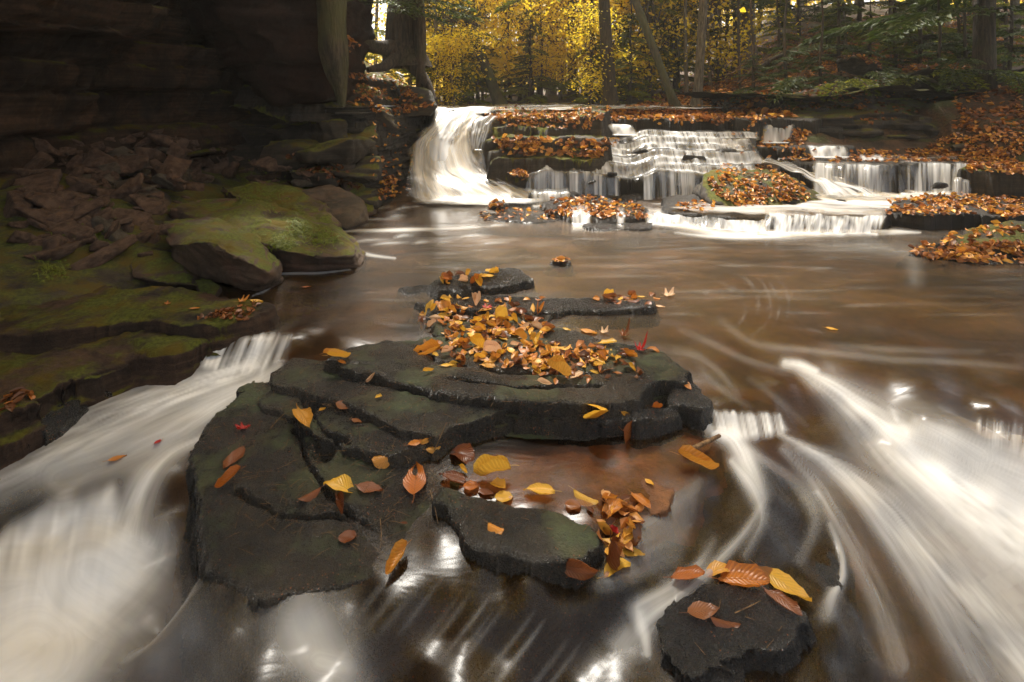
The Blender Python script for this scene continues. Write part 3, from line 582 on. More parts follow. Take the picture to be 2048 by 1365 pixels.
for i, (px, py, Y, s_) in enumerate([(1150, 322, 5.75, .07), (1275, 300, 5.8, .08), (1385, 315, 5.7, .10), (1345, 290, 5.95, .06), (1225, 345, 5.45, .05), (1450, 300, 5.8, .09), (1325, 345, 5.5, .05), (1180, 360, 5.35, .05), (1440, 350, 5.5, .10), (1010, 320, 5.6, .08), (1035, 345, 5.45, .07), (1750, 352, 5.35, .07), (1880, 368, 5.1, .06), (1590, 395, 4.9, .05), (1010, 232, 6.1, .07), (1060, 234, 6.2, .06), (1150, 238, 6.0, .08), (1205, 235, 6.3, .08), (1240, 236, 6.5, .07), (1340, 238, 6.5, .06), (1410, 236, 6.6, .09), (1470, 240, 6.7, .07), (960, 226, 6.3, .06), (905, 219, 6.3, .05)]):
    if 1100 < px < 1500 and py > 250: Y += .02
    c = D(px, py, Y); rs_ = np.random.RandomState(i+700)
    rock('wet_rock', [(c[0]+a*s_*1.6, c[1]+b*s_, c[2]+d*s_*.6-.02) for a, b, d in rs_.uniform(-1, 1, (11, 3))], 'slabwet', voxel=.012, amp=.008, freq=9, bev=.008, seed=i+700,
         label='black wet rock breaking up the veils of the cascade', cat='rock', group='wet rocks among the cascade veils')
# leafy mound
rock('boulder', [D(1425, 413, 4.72), D(1490, 422, 4.66), D(1570, 418, 4.72), D(1640, 402, 4.92), D(1405, 372, 4.95), D(1402, 347, 5.15), D(1450, 331, 5.5), D(1525, 333, 5.6), D(1595, 355, 5.45), D(1640, 385, 5.2), D(1590, 370, 5.0), D(1470, 350, 5.15),
     (1.7, 4.9, -.1), (2.9, 4.9, -.1), (1.8, 5.6, -.1), (2.8, 5.6, -.1)], 'ledgemoss', voxel=.016, amp=.018, freq=5, bev=.02, strata=.008, seed=91, label='rounded leaf-covered boulder in the middle of the right-hand rapids', cat='boulder')
for i, (pl, z, lb) in enumerate([
    ([(1085, 404), (1130, 396), (1200, 392), (1270, 408), (1305, 436), (1230, 441), (1150, 436), (1090, 425)], .035, 'flat leaf-heaped rock below the middle cascade'),
    ([(985, 412), (1040, 402), (1110, 410), (1130, 440), (1060, 445), (960, 440)], .008, 'low wet rock with scattered leaves left of the leaf-heaped one'),
    ([(976, 406), (995, 399), (1010, 404), (1002, 414), (982, 414)], .04, 'small round leaf-capped stone near the foot of the tall fall'),
    ([(1350, 412), (1400, 404), (1440, 414), (1420, 424), (1360, 422)], .05, 'small leafy stone left of the rounded leafy boulder'),
    ([(1100, 374), (1200, 372), (1330, 376), (1340, 388), (1200, 392), (1090, 388)], .06, 'thin wet shelf under the black face of the cascade'),
    ([(1160, 448), (1230, 444), (1310, 446), (1290, 455), (1170, 456)], .02, 'narrow rock sill where the cascade meets the pool'),
    ]):
    slab('rock_slab', pl, z, .12, 'slabwet', wall=.05, edge=.03, rough=.014, jit=.03, dome=.03 if i in (0, 2, 3) else 0, seed=95+i, label=lb, cat='rock')

# boulders on the left ----------------------------------------------------
BK = dict(cat='boulder')
pxrock('boulder', [(326, 447, 3.35), (333, 492, 2.98), (365, 540, 3.02), (450, 574, 2.96), (522, 590, 2.92), (545, 566, 2.92), (552, 520, 2.98), (500, 462, 3.4), (433, 436, 3.6), (370, 434, 3.6)], .35, 'boulder', inner=[(410, 483, 2.80), (470, 512, 2.76), (540, 548, 2.80)], voxel=.011, amp=.016, freq=7, bev=.008, seed=101, strata=.010, label='nearest mossy boulder at the water edge with a bare red front', **BK)
pxrock('boulder', [(345, 420, 3.8), (400, 393, 4.0), (500, 398, 3.95), (600, 425, 3.9), (665, 462, 3.6), (716, 497, 3.40), (712, 540, 3.36), (640, 553, 3.30), (548, 553, 3.30), (520, 500, 3.35)], .45, 'boulder', inner=[(560, 500, 3.18), (640, 515, 3.12), (708, 512, 3.26), (540, 445, 3.5)], voxel=.013, amp=.022, freq=5.5, bev=.01, seed=102, strata=.012, label='widest mossy boulder, low and hung with bright fronds', **BK)
pxrock('boulder', [(430, 375, 4.4), (500, 352, 4.6), (592, 374, 4.5), (640, 420, 4.15), (668, 462, 3.95), (600, 440, 4.0), (500, 410, 4.1)], .5, 'boulder', voxel=.014, amp=.022, freq=5.5, bev=.01, seed=103, strata=.012, label='moss-topped boulder behind the widest one', **BK)
pxrock('boulder', [(600, 382, 4.5), (660, 367, 4.7), (705, 390, 4.6), (724, 418, 4.4), (718, 440, 4.3), (695, 462, 4.22), (665, 452, 4.25), (625, 420, 4.35)], .35, 'bareb', voxel=.012, amp=.016, freq=5.5, bev=.01, seed=104, strata=.012, label='bare brown slanting boulder at the upper end of the row', **BK)
pxrock('boulder', [(682, 362, 5.0), (722, 362, 5.1), (748, 395, 4.9), (751, 428, 4.75), (724, 440, 4.7), (700, 410, 4.8)], .3, 'boulder', voxel=.012, amp=.012, freq=4.5, bev=.02, seed=105, label='small dark boulder farthest along the row, by the layered wall', **BK)
pxrock('boulder', [(62, 505, 3.1), (95, 492, 3.2), (160, 505, 3.1), (225, 520, 3.05), (232, 545, 2.95), (170, 565, 2.88), (90, 588, 2.82), (58, 560, 2.9)], .35, 'boulder', voxel=.012, amp=.012, freq=5, bev=.02, seed=106, strata=.005, label='mossy wedge-shaped boulder low at the left', **BK)
pxrock('boulder', [(250, 505, 3.15), (280, 490, 3.25), (330, 505, 3.15), (365, 540, 2.98), (395, 572, 2.9), (330, 570, 2.88), (262, 552, 2.95)], .3, 'boulder', voxel=.012, amp=.012, freq=5, bev=.02, seed=107, label='dark mossy boulder left of the nearest red-fronted one', **BK)
pxrock('boulder', [(110, 455, 3.5), (150, 425, 3.65), (200, 430, 3.6), (245, 480, 3.4), (235, 510, 3.25), (150, 512, 3.25), (112, 490, 3.35)], .35, 'boulder', voxel=.013, amp=.014, freq=4.5, bev=.03, seed=108, label='round green boulder in the middle of the red rubble', **BK)
pxrock('boulder', [(122, 350, 4.1), (155, 326, 4.2), (205, 320, 4.25), (232, 345, 4.15), (225, 368, 4.0), (195, 381, 3.95), (150, 368, 4.0)], .16, 'pale', voxel=.011, amp=.008, freq=6, bev=.015, seed=109, label='pale flat oval stone leaning on the rubble', **BK)
pxrock('boulder', [(203, 300, 4.5), (245, 292, 4.6), (270, 302, 4.6), (290, 318, 4.5), (278, 338, 4.3), (262, 340, 4.3), (225, 320, 4.4)], .16, 'pale', voxel=.011, amp=.008, freq=6, bev=.01, seed=110, label='pale grey speckled block above the oval stone', **BK)
pxrock('boulder', [(295, 320, 4.3), (312, 315, 4.35), (345, 338, 4.2), (363, 364, 4.05), (345, 358, 4.05), (310, 345, 4.15)], .14, 'red', voxel=.010, amp=.006, freq=6, bev=.01, seed=111, label='slim orange-red splinter of stone pointing down to the right', **BK)
pxrock('boulder', [(300, 256, 5.1), (345, 252, 5.2), (349, 275, 5.1), (342, 312, 4.9), (305, 318, 4.85), (296, 285, 4.95)], .3, 'pale', voxel=.013, amp=.010, freq=5, bev=.012, seed=112, label='upright squared block against the cliff foot', **BK)
pxrock('boulder', [(228, 365, 4.0), (262, 352, 4.1), (312, 380, 3.95), (318, 400, 3.85), (280, 418, 3.7), (240, 400, 3.8)], .25, 'bareb', voxel=.012, amp=.010, freq=5, bev=.02, seed=113, label='dark brown block in the rubble right of the oval stone', **BK)
pxrock('boulder', [(19, 530, 2.9), (30, 512, 3.0), (48, 520, 2.9), (52, 560, 2.8), (42, 598, 2.72), (28, 590, 2.74)], .05, 'red', voxel=.009, amp=.005, freq=6, bev=.008, seed=114, label='narrow red shard standing upright at the far left', **BK)
pxrock('boulder', [(152, 607, 2.70), (190, 594, 2.78), (235, 587, 2.82), (262, 592, 2.80), (250, 601, 2.74), (190, 613, 2.68)], .04, 'red', voxel=.008, amp=.003, freq=8, bev=.006, seed=115, down=.01, label='thin red plate lying flat on the upper mossy ledge', **BK)
pxrock('boulder', [(385, 560, 2.98), (412, 548, 3.05), (440, 575, 2.92), (430, 592, 2.86), (400, 590, 2.88)], .15, 'boulder', voxel=.010, amp=.008, freq=7, bev=.012, seed=116, label='small slanting block tucked beside the nearest boulder', **BK)
# bank of the tall fall: knobs and mossy steps
rock('boulder', [D(805, 236, 5.9), D(862, 236, 5.95), D(876, 212, 6.0), D(862, 180, 6.1), D(820, 172, 6.1), D(800, 200, 6.0), (-1.2, 6.7, .85), (-.95, 6.7, .85), (-1.1, 6.6, 1.15), (-1.4, 6.6, 1.15)], 'ledgemoss', voxel=.014, amp=.014, freq=4, bev=.03, seed=121, label='rounded dark rock overhanging the left side of the tall fall', cat='boulder')
slab('bank_ledge', [(-1.26, 5.75), (-1.5, 5.3), (-2.0, 5.0), (-2.6, 5.4), (-2.6, 6.6), (-1.1, 6.6), (-1.13, 6.1)], .98, .18, 'ledgemoss', mode='w', wall=.07, edge=.05, rough=.04, jit=.05, steps=3, tilt=(-.18, 0), seed=122, label='lowest mossy ledge of the left bank below the hanging trunk', cat='rock')
slab('bank_ledge', [(-1.32, 6.05), (-1.65, 5.6), (-2.6, 5.6), (-2.6, 7.2), (-1.25, 7.2)], 1.17, .2, 'ledgemoss', mode='w', wall=.08, edge=.05, rough=.04, jit=.05, steps=3, tilt=(-.3, 0), seed=123, label='middle mossy ledge of the left bank', cat='rock')
slab('bank_ledge', [(-1.45, 6.4), (-1.8, 6.0), (-2.8, 6.0), (-2.8, 7.6), (-1.35, 7.4)], 1.40, .22, 'ledgemoss', mode='w', wall=.08, edge=.05, rough=.04, jit=.05, steps=3, tilt=(-.35, 0), seed=124, label='top mossy ledge of the left bank under the big trunk', cat='rock')
# ------------------------------------------------------------------ water level of the lower stream
WC = [ # pool
 (480,660,0),(425,672,0),(575,672,0),(500,672,0),(620,650,0),(700,660,0),(620,600,0),(760,620,0),(1000,560,0),(1200,640,0),(1400,600,0),(1330,670,0),(1500,640,0),(1600,680,0),(1800,690,0),(2048,740,0),(2300,760,0),
 (2048,600,0),(1400,690,0),(1430,740,-.004),(1480,770,-.01),(1800,560,0),(900,640,0),(2000,800,-.005),(2150,820,-.005),(1850,760,-.003),(600,530,0),(1700,720,-.005),(2300,840,-.01),
 # left stream
 (425,728,-.10),(500,735,-.10),(570,728,-.09),(470,765,-.115),(350,780,-.12),(200,800,-.13),(60,800,-.13),(-150,820,-.14),(300,850,-.15),(150,880,-.165),(380,830,-.15),(0,900,-.18),(-200,950,-.2),(250,940,-.185),
 (100,985,-.20),(0,1040,-.21),(210,975,-.20),(-150,1120,-.22),(400,800,-.13),(520,770,-.10),
 (10,1120,-.37),(110,1085,-.36),(220,1060,-.34),(-150,1220,-.40),(300,1010,-.27),(320,930,-.20),(0,1365,-.45),(150,1250,-.42),(330,1150,-.37),(350,1300,-.43),(-200,1400,-.46),(0,1500,-.47),
 (300,1500,-.46),(400,1120,-.12),(430,1160,-.112),(500,1170,-.104),(600,1170,-.100),(680,1150,-.096),(760,1125,-.092),(820,1105,-.088),(500,1260,-.16),(620,1300,-.18),(700,1220,-.135),(800,1160,-.10),(900,1120,-.082),(900,1165,-.095),(780,1420,-.27),(1000,1200,-.11),(1150,1200,-.115),(1000,1330,-.20),(1180,1345,-.22),(880,1290,-.19),(1100,1450,-.30),
 # puddle and front
 (1000,900,-.05),(920,880,-.05),(1060,980,-.05),(1150,950,-.05),(1250,900,-.05),(1350,870,-.05),(950,940,-.05),(1250,1010,-.055),(1190,1010,-.052),(1200,1125,-.068),(1050,1130,-.062),(960,1105,-.062),(890,1060,-.065),(1290,1080,-.072),(1370,950,-.06),(1240,1130,-.078),
 # small right fall
 (1400,810,-.01),(1450,800,-.01),(1540,800,-.02),(1400,860,-.07),(1460,868,-.08),(1550,865,-.085),(1500,940,-.095),(1480,1020,-.11),(1400,1100,-.125),(1300,1170,-.145),(1240,1300,-.175),(1300,1400,-.19),(1450,1360,-.18),
 (1600,870,-.12),(1560,760,-.01),(1640,770,-.03),(1640,850,-.11),(1720,830,-.08),(1740,900,-.16),(1800,870,-.11),(1850,950,-.20),(1700,980,-.20),(1600,1000,-.22),(1650,1120,-.26),(1700,1200,-.33),(1750,1300,-.38),(1950,1000,-.25),
 (2048,1060,-.29),(1850,1100,-.30),(1950,1200,-.36),(2048,1365,-.42),(1800,1450,-.44),(2300,1300,-.43),(2300,1100,-.33),(1850,820,-.02),(1920,830,-.015),(1960,835,-.01),(2048,840,-.01),(2150,850,-.01),
 (1970,905,-.16),(2048,925,-.19),(2150,950,-.2),(1500,1420,-.20),(1600,1330,-.20),(1660,1240,-.20),(1640,1170,-.17)]
WC = [(a, b, c if c > -.15 else -.15+(c+.15)*(.48 if a > 420 or b > 1300 else .7)) for a, b, c in WC]
WP = np.array([W(a, b, c) for a, b, c in WC])
def wz(x, y):
    shp = np.shape(x); x = np.ravel(x); y = np.ravel(y)
    out = np.zeros(len(x))
    for i in range(0, len(x), 40000):
        dx = x[i:i+40000, None]-WP[None, :, 0]; dy = y[i:i+40000, None]-WP[None, :, 1]
        w = 1/((dx*dx+dy*dy)+.004)**1.9
        out[i:i+40000] = (w*WP[None, :, 2]).sum(1)/w.sum(1)
    out = out*(1-sst(2.75, 3.0, y))
    return out.reshape(shp)
# strokes of white water and a painted sky reflection: points (px, py, half width, strength), streak 0..1, across scale
ST = []
def st(pts, s=.5, k=5, soft=2.0): ST.append((pts, s, k, soft))
FILL = []
def fill(poly, inten, soft, ang=90, s=.5, sc=8): FILL.append((poly, inten, soft, ang, s, sc))
# left stream
fill([(418, 676), (500, 671), (584, 673), (566, 715), (520, 745), (470, 752), (405, 735)], .92, 9, 112, .85, 9)
st([(500, 742, 45, 1.0), (420, 765, 48, 1.0), (320, 800, 52, .95), (200, 850, 62, .75), (60, 910, 80, .50), (-120, 990, 100, .35)], .6, 6.5)
st([(560, 732, 10, .45), (500, 775, 18, .6), (430, 812, 30, .95), (370, 850, 45, .75), (260, 905, 60, .45), (120, 960, 60, .30)], .5, 5)
st([(565, 742, 7, .5), (520, 770, 12, .6), (460, 822, 16, .7), (420, 870, 14, .6), (340, 905, 22, .7), (290, 960, 34, .8), (262, 1040, 45, .75), (250, 1120, 60, .6)], .5, 4)
st([(395, 690, 8, .0), (330, 735, 10, .18), (240, 770, 14, .2), (120, 830, 20, .12)], .7, 4)
fill([(-60, 1108), (0, 1078), (110, 1018), (222, 984), (240, 1050), (300, 1100), (270, 1180), (150, 1290), (-60, 1420)], .97, 26, 100, .25, 30)
st([(330, 1040, 20, .2), (320, 1110, 50, .55), (230, 1200, 70, .8), (120, 1300, 100, .9), (0, 1420, 120, .9)], .35, 4)
st([(70, 1300, 140, .9), (-80, 1380, 150, .9)], .1, 3)
st([(600, 1190, 55, .20), (610, 1250, 80, .50), (640, 1310, 75, .42), (680, 1370, 60, .30)], .10, 2, 1.6)
st([(640, 1325, 26, .2), (690, 1335, 24, .22)], .2, 2)
st([(180, 1150, 120, .35), (300, 1220, 130, .25), (380, 1330, 120, .14)], .3, 3)
# thin veils over the submerged plates
for i in range(17):
    x = 800+i*26+R.uniform(-22, 22); y = 1150+i*13+R.uniform(-22, 22)
    st([(x+28, y-42, 3, .0), (x, y, 7, R.uniform(.02, .11)), (x-55, y+70, 8, .07), (x-85, y+110, 6, 0)], .6, 2)
for i in range(9):
    x = 985+i*24+R.uniform(-10, 10); y = 1110+i*6.+R.uniform(-6, 6)
    st([(x+22, y-10, 3, .0), (x, y+4, 4, R.uniform(.02, .12)), (x-28, y+22, 4, 0)], .5, 2)
# small right fall and its veils
fill([(1388, 852), (1425, 826), (1480, 828), (1560, 832), (1572, 862), (1510, 882), (1450, 884)], .85, 9, 78, .75, 8)
st([(1420, 862, 12, .8), (1470, 878, 24, 1.0), (1495, 925, 26, .8), (1520, 985, 22, .35)], .4, 4)
st([(1465, 925, 10, .4), (1508, 980, 18, .5), (1530, 1040, 14, .25), (1490, 1110, 12, .15)], .5, 4)
st([(1530, 1000, 10, .15), (1490, 1070, 12, .35), (1430, 1130, 14, .40), (1380, 1180, 18, .3), (1300, 1230, 34, .45), (1240, 1300, 40, .25), (1180, 1380, 40, .1)], .5, 4)
st([(1430, 1080, 10, .05), (1400, 1130, 12, .3), (1350, 1170, 14, .35), (1270, 1215, 20, .3)], .4, 3)
st([(1275, 1230, 18, .5), (1290, 1270, 13, .6), (1295, 1310, 10, .4)], .2, 2)
for i in range(8):
    a = i*23
    st([(1240-a*.35, 1080+a*.6, 12, .05), (1290-a*.4, 1040+a*.8, 20, .12), (1400-a*.3, 960+a, 18, .08)], .6, 4)
# broad right stream
st([(1585, 742, 7, .0), (1612, 750, 14, .5), (1650, 768, 26, .8), (1720, 820, 48, .85), (1800, 890, 80, .9), (1900, 970, 105, .95), (2030, 1060, 140, 1.0), (2250, 1220, 200, 1.0)], .6, 6.5)
st([(1780, 862, 12, .6), (1860, 880, 32, .95), (1960, 930, 55, 1.0), (2120, 1010, 90, 1.0)], .45, 5)
st([(1830, 845, 10, .3), (1900, 880, 22, .7), (1960, 920, 30, .9)], .4, 4)
st([(1600, 900, 14, .2), (1690, 935, 34, .42), (1780, 1010, 50, .50), (1880, 1130, 66, .50), (1990, 1260, 80, .45), (2100, 1400, 90, .4)], .75, 7)
st([(1560, 870, 8, .35), (1640, 915, 16, .5), (1720, 990, 22, .45), (1800, 1100, 30, .35), (1880, 1230, 36, .25), (1960, 1380, 36, .2)], .7, 5)
st([(1570, 900, 14, .3), (1640, 970, 26, .35), (1700, 1080, 30, .28), (1760, 1200, 34, .20), (1800, 1330, 40, .15)], .8, 6)
st([(1660, 1050, 6, .2), (1685, 1110, 7, .5), (1688, 1160, 8, .6), (1665, 1190, 14, .5), (1655, 1230, 20, .22)], .2, 2)
st([(1500, 905, 10, .25), (1590, 960, 14, .25), (1640, 1040, 16, .2), (1600, 1120, 14, .1)], .7, 4)
fill([(1945, 842), (2048, 850), (2150, 862), (2150, 945), (2048, 925), (1985, 900)], .42, 10, 95, 1.0, 9)
st([(1572, 728, 12, .6), (1600, 732, 13, .8), (1632, 744, 9, .6)], .3, 3)
# dark smooth water runs into the outlets with thin lines
for pts in ([(1350, 700), (1400, 712), (1440, 745), (1480, 790)], [(1360, 660), (1430, 690), (1500, 725), (1580, 742)], [(1440, 640), (1500, 690), (1600, 700), (1760, 712)], [(1500, 760), (1560, 800), (1610, 850)], [(1390, 720), (1440, 780), (1500, 815)],
            [(600, 640), (560, 660), (530, 680)], [(560, 610), (530, 640), (480, 665)], [(1600, 702), (1760, 720), (1900, 724), (2040, 735)], [(1640, 690), (1780, 700), (1960, 705)]):
    st([(a, b, 9, .09 if 0 < i < len(pts)-1 else .03) for i, (a, b) in enumerate(pts)], .4, 2)
# pool swirls, drifting bubbles, and a sky reflection painted as foam
for i in range(0, 26, 2):
    cx, cy = 1395+R.uniform(-15, 15), 620; rx = 55+i*5.2+R.uniform(-14, 14); ry = rx*R.uniform(.5, .72)
    a0 = R.uniform(-1.3, .2); a1 = a0+R.uniform(.3, .9)
    pts = [(cx+rx*math.cos(a0+(a1-a0)*t), cy+ry*math.sin(a0+(a1-a0)*t)*1.0-10, R.uniform(1.5, 5.0), R.uniform(.01, .08)*math.sin(PI*(t*.9+.05))) for t in np.linspace(0, 1, 7)]
    st(pts, .5, 2)
for i in range(60):
    x = R.uniform(740, 2048); y = R.uniform(462, 640); L = R.uniform(30, 130)*(.5+(y-440)/200)
    st([(x-L, y+R.uniform(-3, 3), 2, 0), (x, y, R.uniform(2.5, 6.), R.uniform(.03, .09)), (x+L, y+R.uniform(-3, 3), 2, 0)], .5, 2)
st([(1600, 495, 10, .02), (1700, 490, 14, .10), (1830, 505, 26, .14), (1830, 560, 20, .08)], .4, 3)  # bright sky reflection on the pool, painted in as pale foam
# foot of the tall fall and of the cascade
fill([(826, 402), (1000, 404), (1075, 392), (1110, 376), (1040, 372), (900, 380), (826, 384)], 1.0, 6, 0, .1, 10)
st([(690, 462, 3, .5), (760, 461, 4, .85), (860, 459, 4, .7), (960, 455, 3, .2)], .3, 2)
for i in range(22):
    x = R.uniform(700, 1000); y = R.uniform(412, 492); L = R.uniform(20, 60)
    st([(x-L, y+3, 2.5, 0), (x-L*.3, y-2, R.uniform(2.5, 5), R.uniform(.15, .5)), (x+L, y-3, 3, 0)], .4, 2)
st([(1050, 400, 5, .5), (1090, 390, 5, .8), (1140, 380, 4, .7), (1200, 380, 4, .4)], .3, 2)
st([(1240, 385, 5, .5), (1300, 386, 7, .8), (1380, 390, 8, .9), (1430, 400, 7, .7), (1460, 420, 6, .5)], .4, 3)
st([(1310, 402, 7, .6), (1360, 408, 8, .7), (1420, 425, 8, .6), (1480, 440, 8, .6)], .5, 3)
st([(1280, 418, 4, .3), (1330, 424, 5, .45), (1400, 430, 6, .5)], .5, 3)
st([(1290, 440, 3, .4), (1340, 450, 6, .7), (1400, 460, 8, .9), (1460, 472, 9, .85), (1540, 470, 10, .95), (1640, 466, 9, 1.0), (1760, 464, 7, .95), (1840, 466, 3, .4)], .35, 3)
st([(1150, 455, 6, .8), (1200, 455, 4, .5), (1240, 453, 4, .7), (1300, 452, 3, .5)], .3, 3)
st([(1350, 466, 3, .2), (1420, 475, 4, .6), (1500, 476, 4, .6), (1580, 473, 3, .4)], .4, 2)
st([(720, 505, 5, .4), (745, 512, 4, .5), (790, 517, 3, .4)], .3, 2)
st([(545, 549, 2, .5), (590, 547, 3, .9), (640, 547, 3, .7), (700, 540, 2, .4)], .2, 2)
st([(505, 592, 2, .4), (530, 583, 3, .6), (548, 570, 2, .4)], .2, 2)
def foam_at(PX, PY):
    fo = np.zeros(PX.shape); fx = PX*.004; fy = PY*.03
    for n_, (pts, s, k, soft) in enumerate(ST):
        A = np.array(pts, float); pad = A[:, 2].max()*2.6+4
        m = (PX > A[:, 0].min()-pad) & (PX < A[:, 0].max()+pad) & (PY > A[:, 1].min()-pad) & (PY < A[:, 1].max()+pad)
        idx = np.nonzero(m)[0]
        if not len(idx): continue
        # smooth the stroke
        tt = np.linspace(0, len(A)-1, (len(A)-1)*6+1); B = np.stack([np.interp(tt, range(len(A)), A[:, j]) for j in range(4)], 1)
        if len(B) > 8:
            for _ in range(5): B[1:-1] = (B[:-2]+2*B[1:-1]+B[2:])/4
        x = PX[idx]; y = PY[idx]; best = np.full(len(idx), 1e9); u = np.zeros(len(idx)); v = np.zeros(len(idx)); it = np.zeros(len(idx)); Lc = 0; end = np.ones(len(idx))
        for i in range(len(B)-1):
            a = B[i, :2]; e = B[i+1, :2]-a; L = math.hypot(*e)+1e-9
            t0 = ((x-a[0])*e[0]+(y-a[1])*e[1])/L/L; t = np.clip(t0, 0, 1)
            w = B[i, 2]*(1-t)+B[i+1, 2]*t
            dx = x-a[0]-t*e[0]; dy = y-a[1]-t*e[1]; d = np.hypot(dx, dy)/w
            c = d < best; sg = np.sign(e[0]*dy-e[1]*dx)
            best = np.where(c, d, best); u = np.where(c, Lc+t*L, u); v = np.where(c, d*sg, v); it = np.where(c, B[i, 3]*(1-t)+B[i+1, 3]*t, it); Lc += L
        nz = fbm(u*.006, v*k*.55, n_*3.1, 4, n_, .6)
        nz2 = vn(u*.02, v*k*2.6, n_*1.7, n_+50)
        g = np.exp(-(best**2)*soft*.8*(1+.5*nz))
        val = it*g*(1-s*.75+s*(nz*1.3+.45+.16*nz2))
        val = np.clip(val, 0, 1)
        fo[idx] = 1-(1-fo[idx])*(1-val)
        fx[idx] = np.where(g > .3, u*.006+n_, fx[idx]); fy[idx] = np.where(g > .3, v*k*1.2, fy[idx])
    for n_, (poly, inten, soft, ang, s, sc) in enumerate(FILL):
        A = np.array(poly, float); pad = soft*2
        m = (PX > A[:, 0].min()-pad) & (PX < A[:, 0].max()+pad) & (PY > A[:, 1].min()-pad) & (PY < A[:, 1].max()+pad)
        idx = np.nonzero(m)[0]
        if not len(idx): continue
        d = sd_poly(PX[idx], PY[idx], A); a = math.radians(ang); al = PX[idx]*math.cos(a)+PY[idx]*math.sin(a); ac = -PX[idx]*math.sin(a)+PY[idx]*math.cos(a)
        g = 1-sst(-soft, soft, d+soft*.4*vn(al*.02, ac/sc, 3, n_))
        nz = vn(al*.006, ac/sc, n_, n_+90)*.6+vn(al*.012, ac/sc*3, n_, n_+91)*.4
        val = np.clip(inten*g*(1-s*.55+s*nz*1.1), 0, 1)
        fo[idx] = 1-(1-fo[idx])*(1-val)
    return np.clip(fo, 0, 1), fx, fy
# the lower stream and pool as one water sheet
def make_stream():
    pxs = np.arange(-700, 3000, 3.0); Y = [.80]
    while Y[-1] < 5.75: Y.append(Y[-1]*(1+ (3.0*Y[-1]/(F*1.3)) if Y[-1] < 3 else 1+2.2*Y[-1]/(F*1.05)))
    Y = np.array(Y); PXg, Yg = np.meshgrid(pxs, Y); X = (PXg-CX)/F*Yg
    Z = wz(X, Yg)
    n = fbm(X*1.1, Yg*2.0, 0, 3, 77)
    Z = Z+n*.004
    PY = HZ+(CZ-Z)*F/Yg
    fo, fx, fy = foam_at(PXg.ravel(), PY.ravel())
    Z = Z+fo.reshape(Z.shape)*np.where(PXg > 1350, .010, .002)
    V = np.stack([X, Yg, Z], -1).reshape(-1, 3); Fc = grid_faces(len(Y), len(pxs))
    c = V[Fc].mean(1); te = terrain(c[:, 0], c[:, 1], False)
    Fc = Fc[(te-c[:, 2] < .12) & (c[:, 0] < 5.5)]
    V, Fc, fo, fx, fy = compact(V, Fc, fo, fx, fy)
    o = mesh_np('water', V, Fc, M['water'], attrs={'foam': fo, 'flow': np.stack([fx, fy, fo*0], -1), 'murk': .05+.25*sst(2.0, 2.9, V[:, 1])})
    tag(o, kind='structure'); return V, Fc
WV, WF = make_stream()

# ------------------------------------------------------------------ falls
def lipY(lip, px): a = np.array(lip, float); return np.interp(px, a[:, 0], a[:, 1])
def curtain(lip, z, zb, dens, run=.10, back=.22, apron=.16, step=1.7, sc=6., streak=.8, slant=0, fwd=.04, bfoam=.5, seed=0, zend=None, label=None):
    seed = seed or R.randint(0, 9999)
    x0, x1 = lip[0][0], lip[-1][0]; px = np.arange(x0, x1+step, step); Y0 = lipY(lip, px)-fwd
    dn = np.interp(px, *np.array(dens, float).T) if isinstance(dens, (list, tuple)) else np.full(len(px), dens)
    edge = np.minimum(sst(0, 8, px-x0), sst(0, 8, x1-px))
    nA, nB, nC = 6, 16, 7
    zt = z+.012*vn(px/14., 0, 6, seed+11) if zend is None else np.interp(px, [x0, x1], [z, zend])
    rows = []; fo = []
    wob = vn(px/22., 0, 1, seed)*.02; Y0 = Y0+.012*vn(px/9., 4, 0, seed+9)
    n1 = vn(px/sc, 0, 2, seed+1)*.55+vn(px/(sc*.38), 0, 3, seed+2)*.45
    for i in range(nA):
        t = i/nA; yy = Y0+back*(1-t); rows.append((px, yy, zt+.012+0*px)); fo.append(dn*edge*bfoam*(t*.8+.2)*(.6+.4*n1)*(t > 0))
    for i in range(nB):
        t = i/(nB-1); yy = Y0-run*t**.75+wob*t; zz = zt+.012-(zt+.012-zb-.006)*t**1.5
        n2 = vn(px/(sc*4.5)+slant*t, t*.8, 1, seed+6)*.55+vn(px/sc+slant*t, t*1.2, 2, seed+1)*.40+vn(px/(sc*.38)+slant*t*2, t*2.2, 3, seed+2)*.28
        rows.append((px+slant*t*6, yy, zz)); fo.append(np.clip(dn*edge*(1-streak*.5+streak*1.15*n2+.25*t), 0, 1))
    for i in range(1, nC+1):
        t = i/nC; yy = Y0-run-apron*t+wob; rows.append((px+slant*6, yy, zb+.006+0*px+.008*(1-t))); fo.append(np.clip(dn*edge*(1-t)**1.2*(1.15+.5*vn(px/(sc*2.5), t*2, 5, seed+4)), 0, 1))
    V = np.concatenate([np.stack([(a-CX)/F*b, b, c+0*a], -1) for a, b, c in rows]); foa = np.concatenate([f+0*px for f in fo])
    o = mesh_np('waterfall', V, grid_faces(len(rows), len(px)), M['fall'], attrs={'foam': foa}); tag(o, kind='structure'); return o
curtain([(1208, 6.30), (1262, 6.22)], .70, .60, .95, sc=10, run=.12, slant=2.5, seed=9)
curtain([(1430, 6.62), (1470, 6.58), (1510, 6.60)], .66, .50, [(1430, .5), (1445, .9), (1462, .4), (1480, .8), (1510, .6)], sc=6, run=.16)
curtain([(1530, 6.6), (1590, 6.62)], .69, .49, .85, sc=9, run=.18, slant=-1.5)
curtain([(1612, 6.1), (1650, 6.05), (1692, 6.05)], .475, .38, .8, sc=8, run=.14, slant=1.5)
curtain([(1440, 6.1), (1475, 6.05), (1500, 6.1)], .55, .46, .75, sc=6, run=.1)
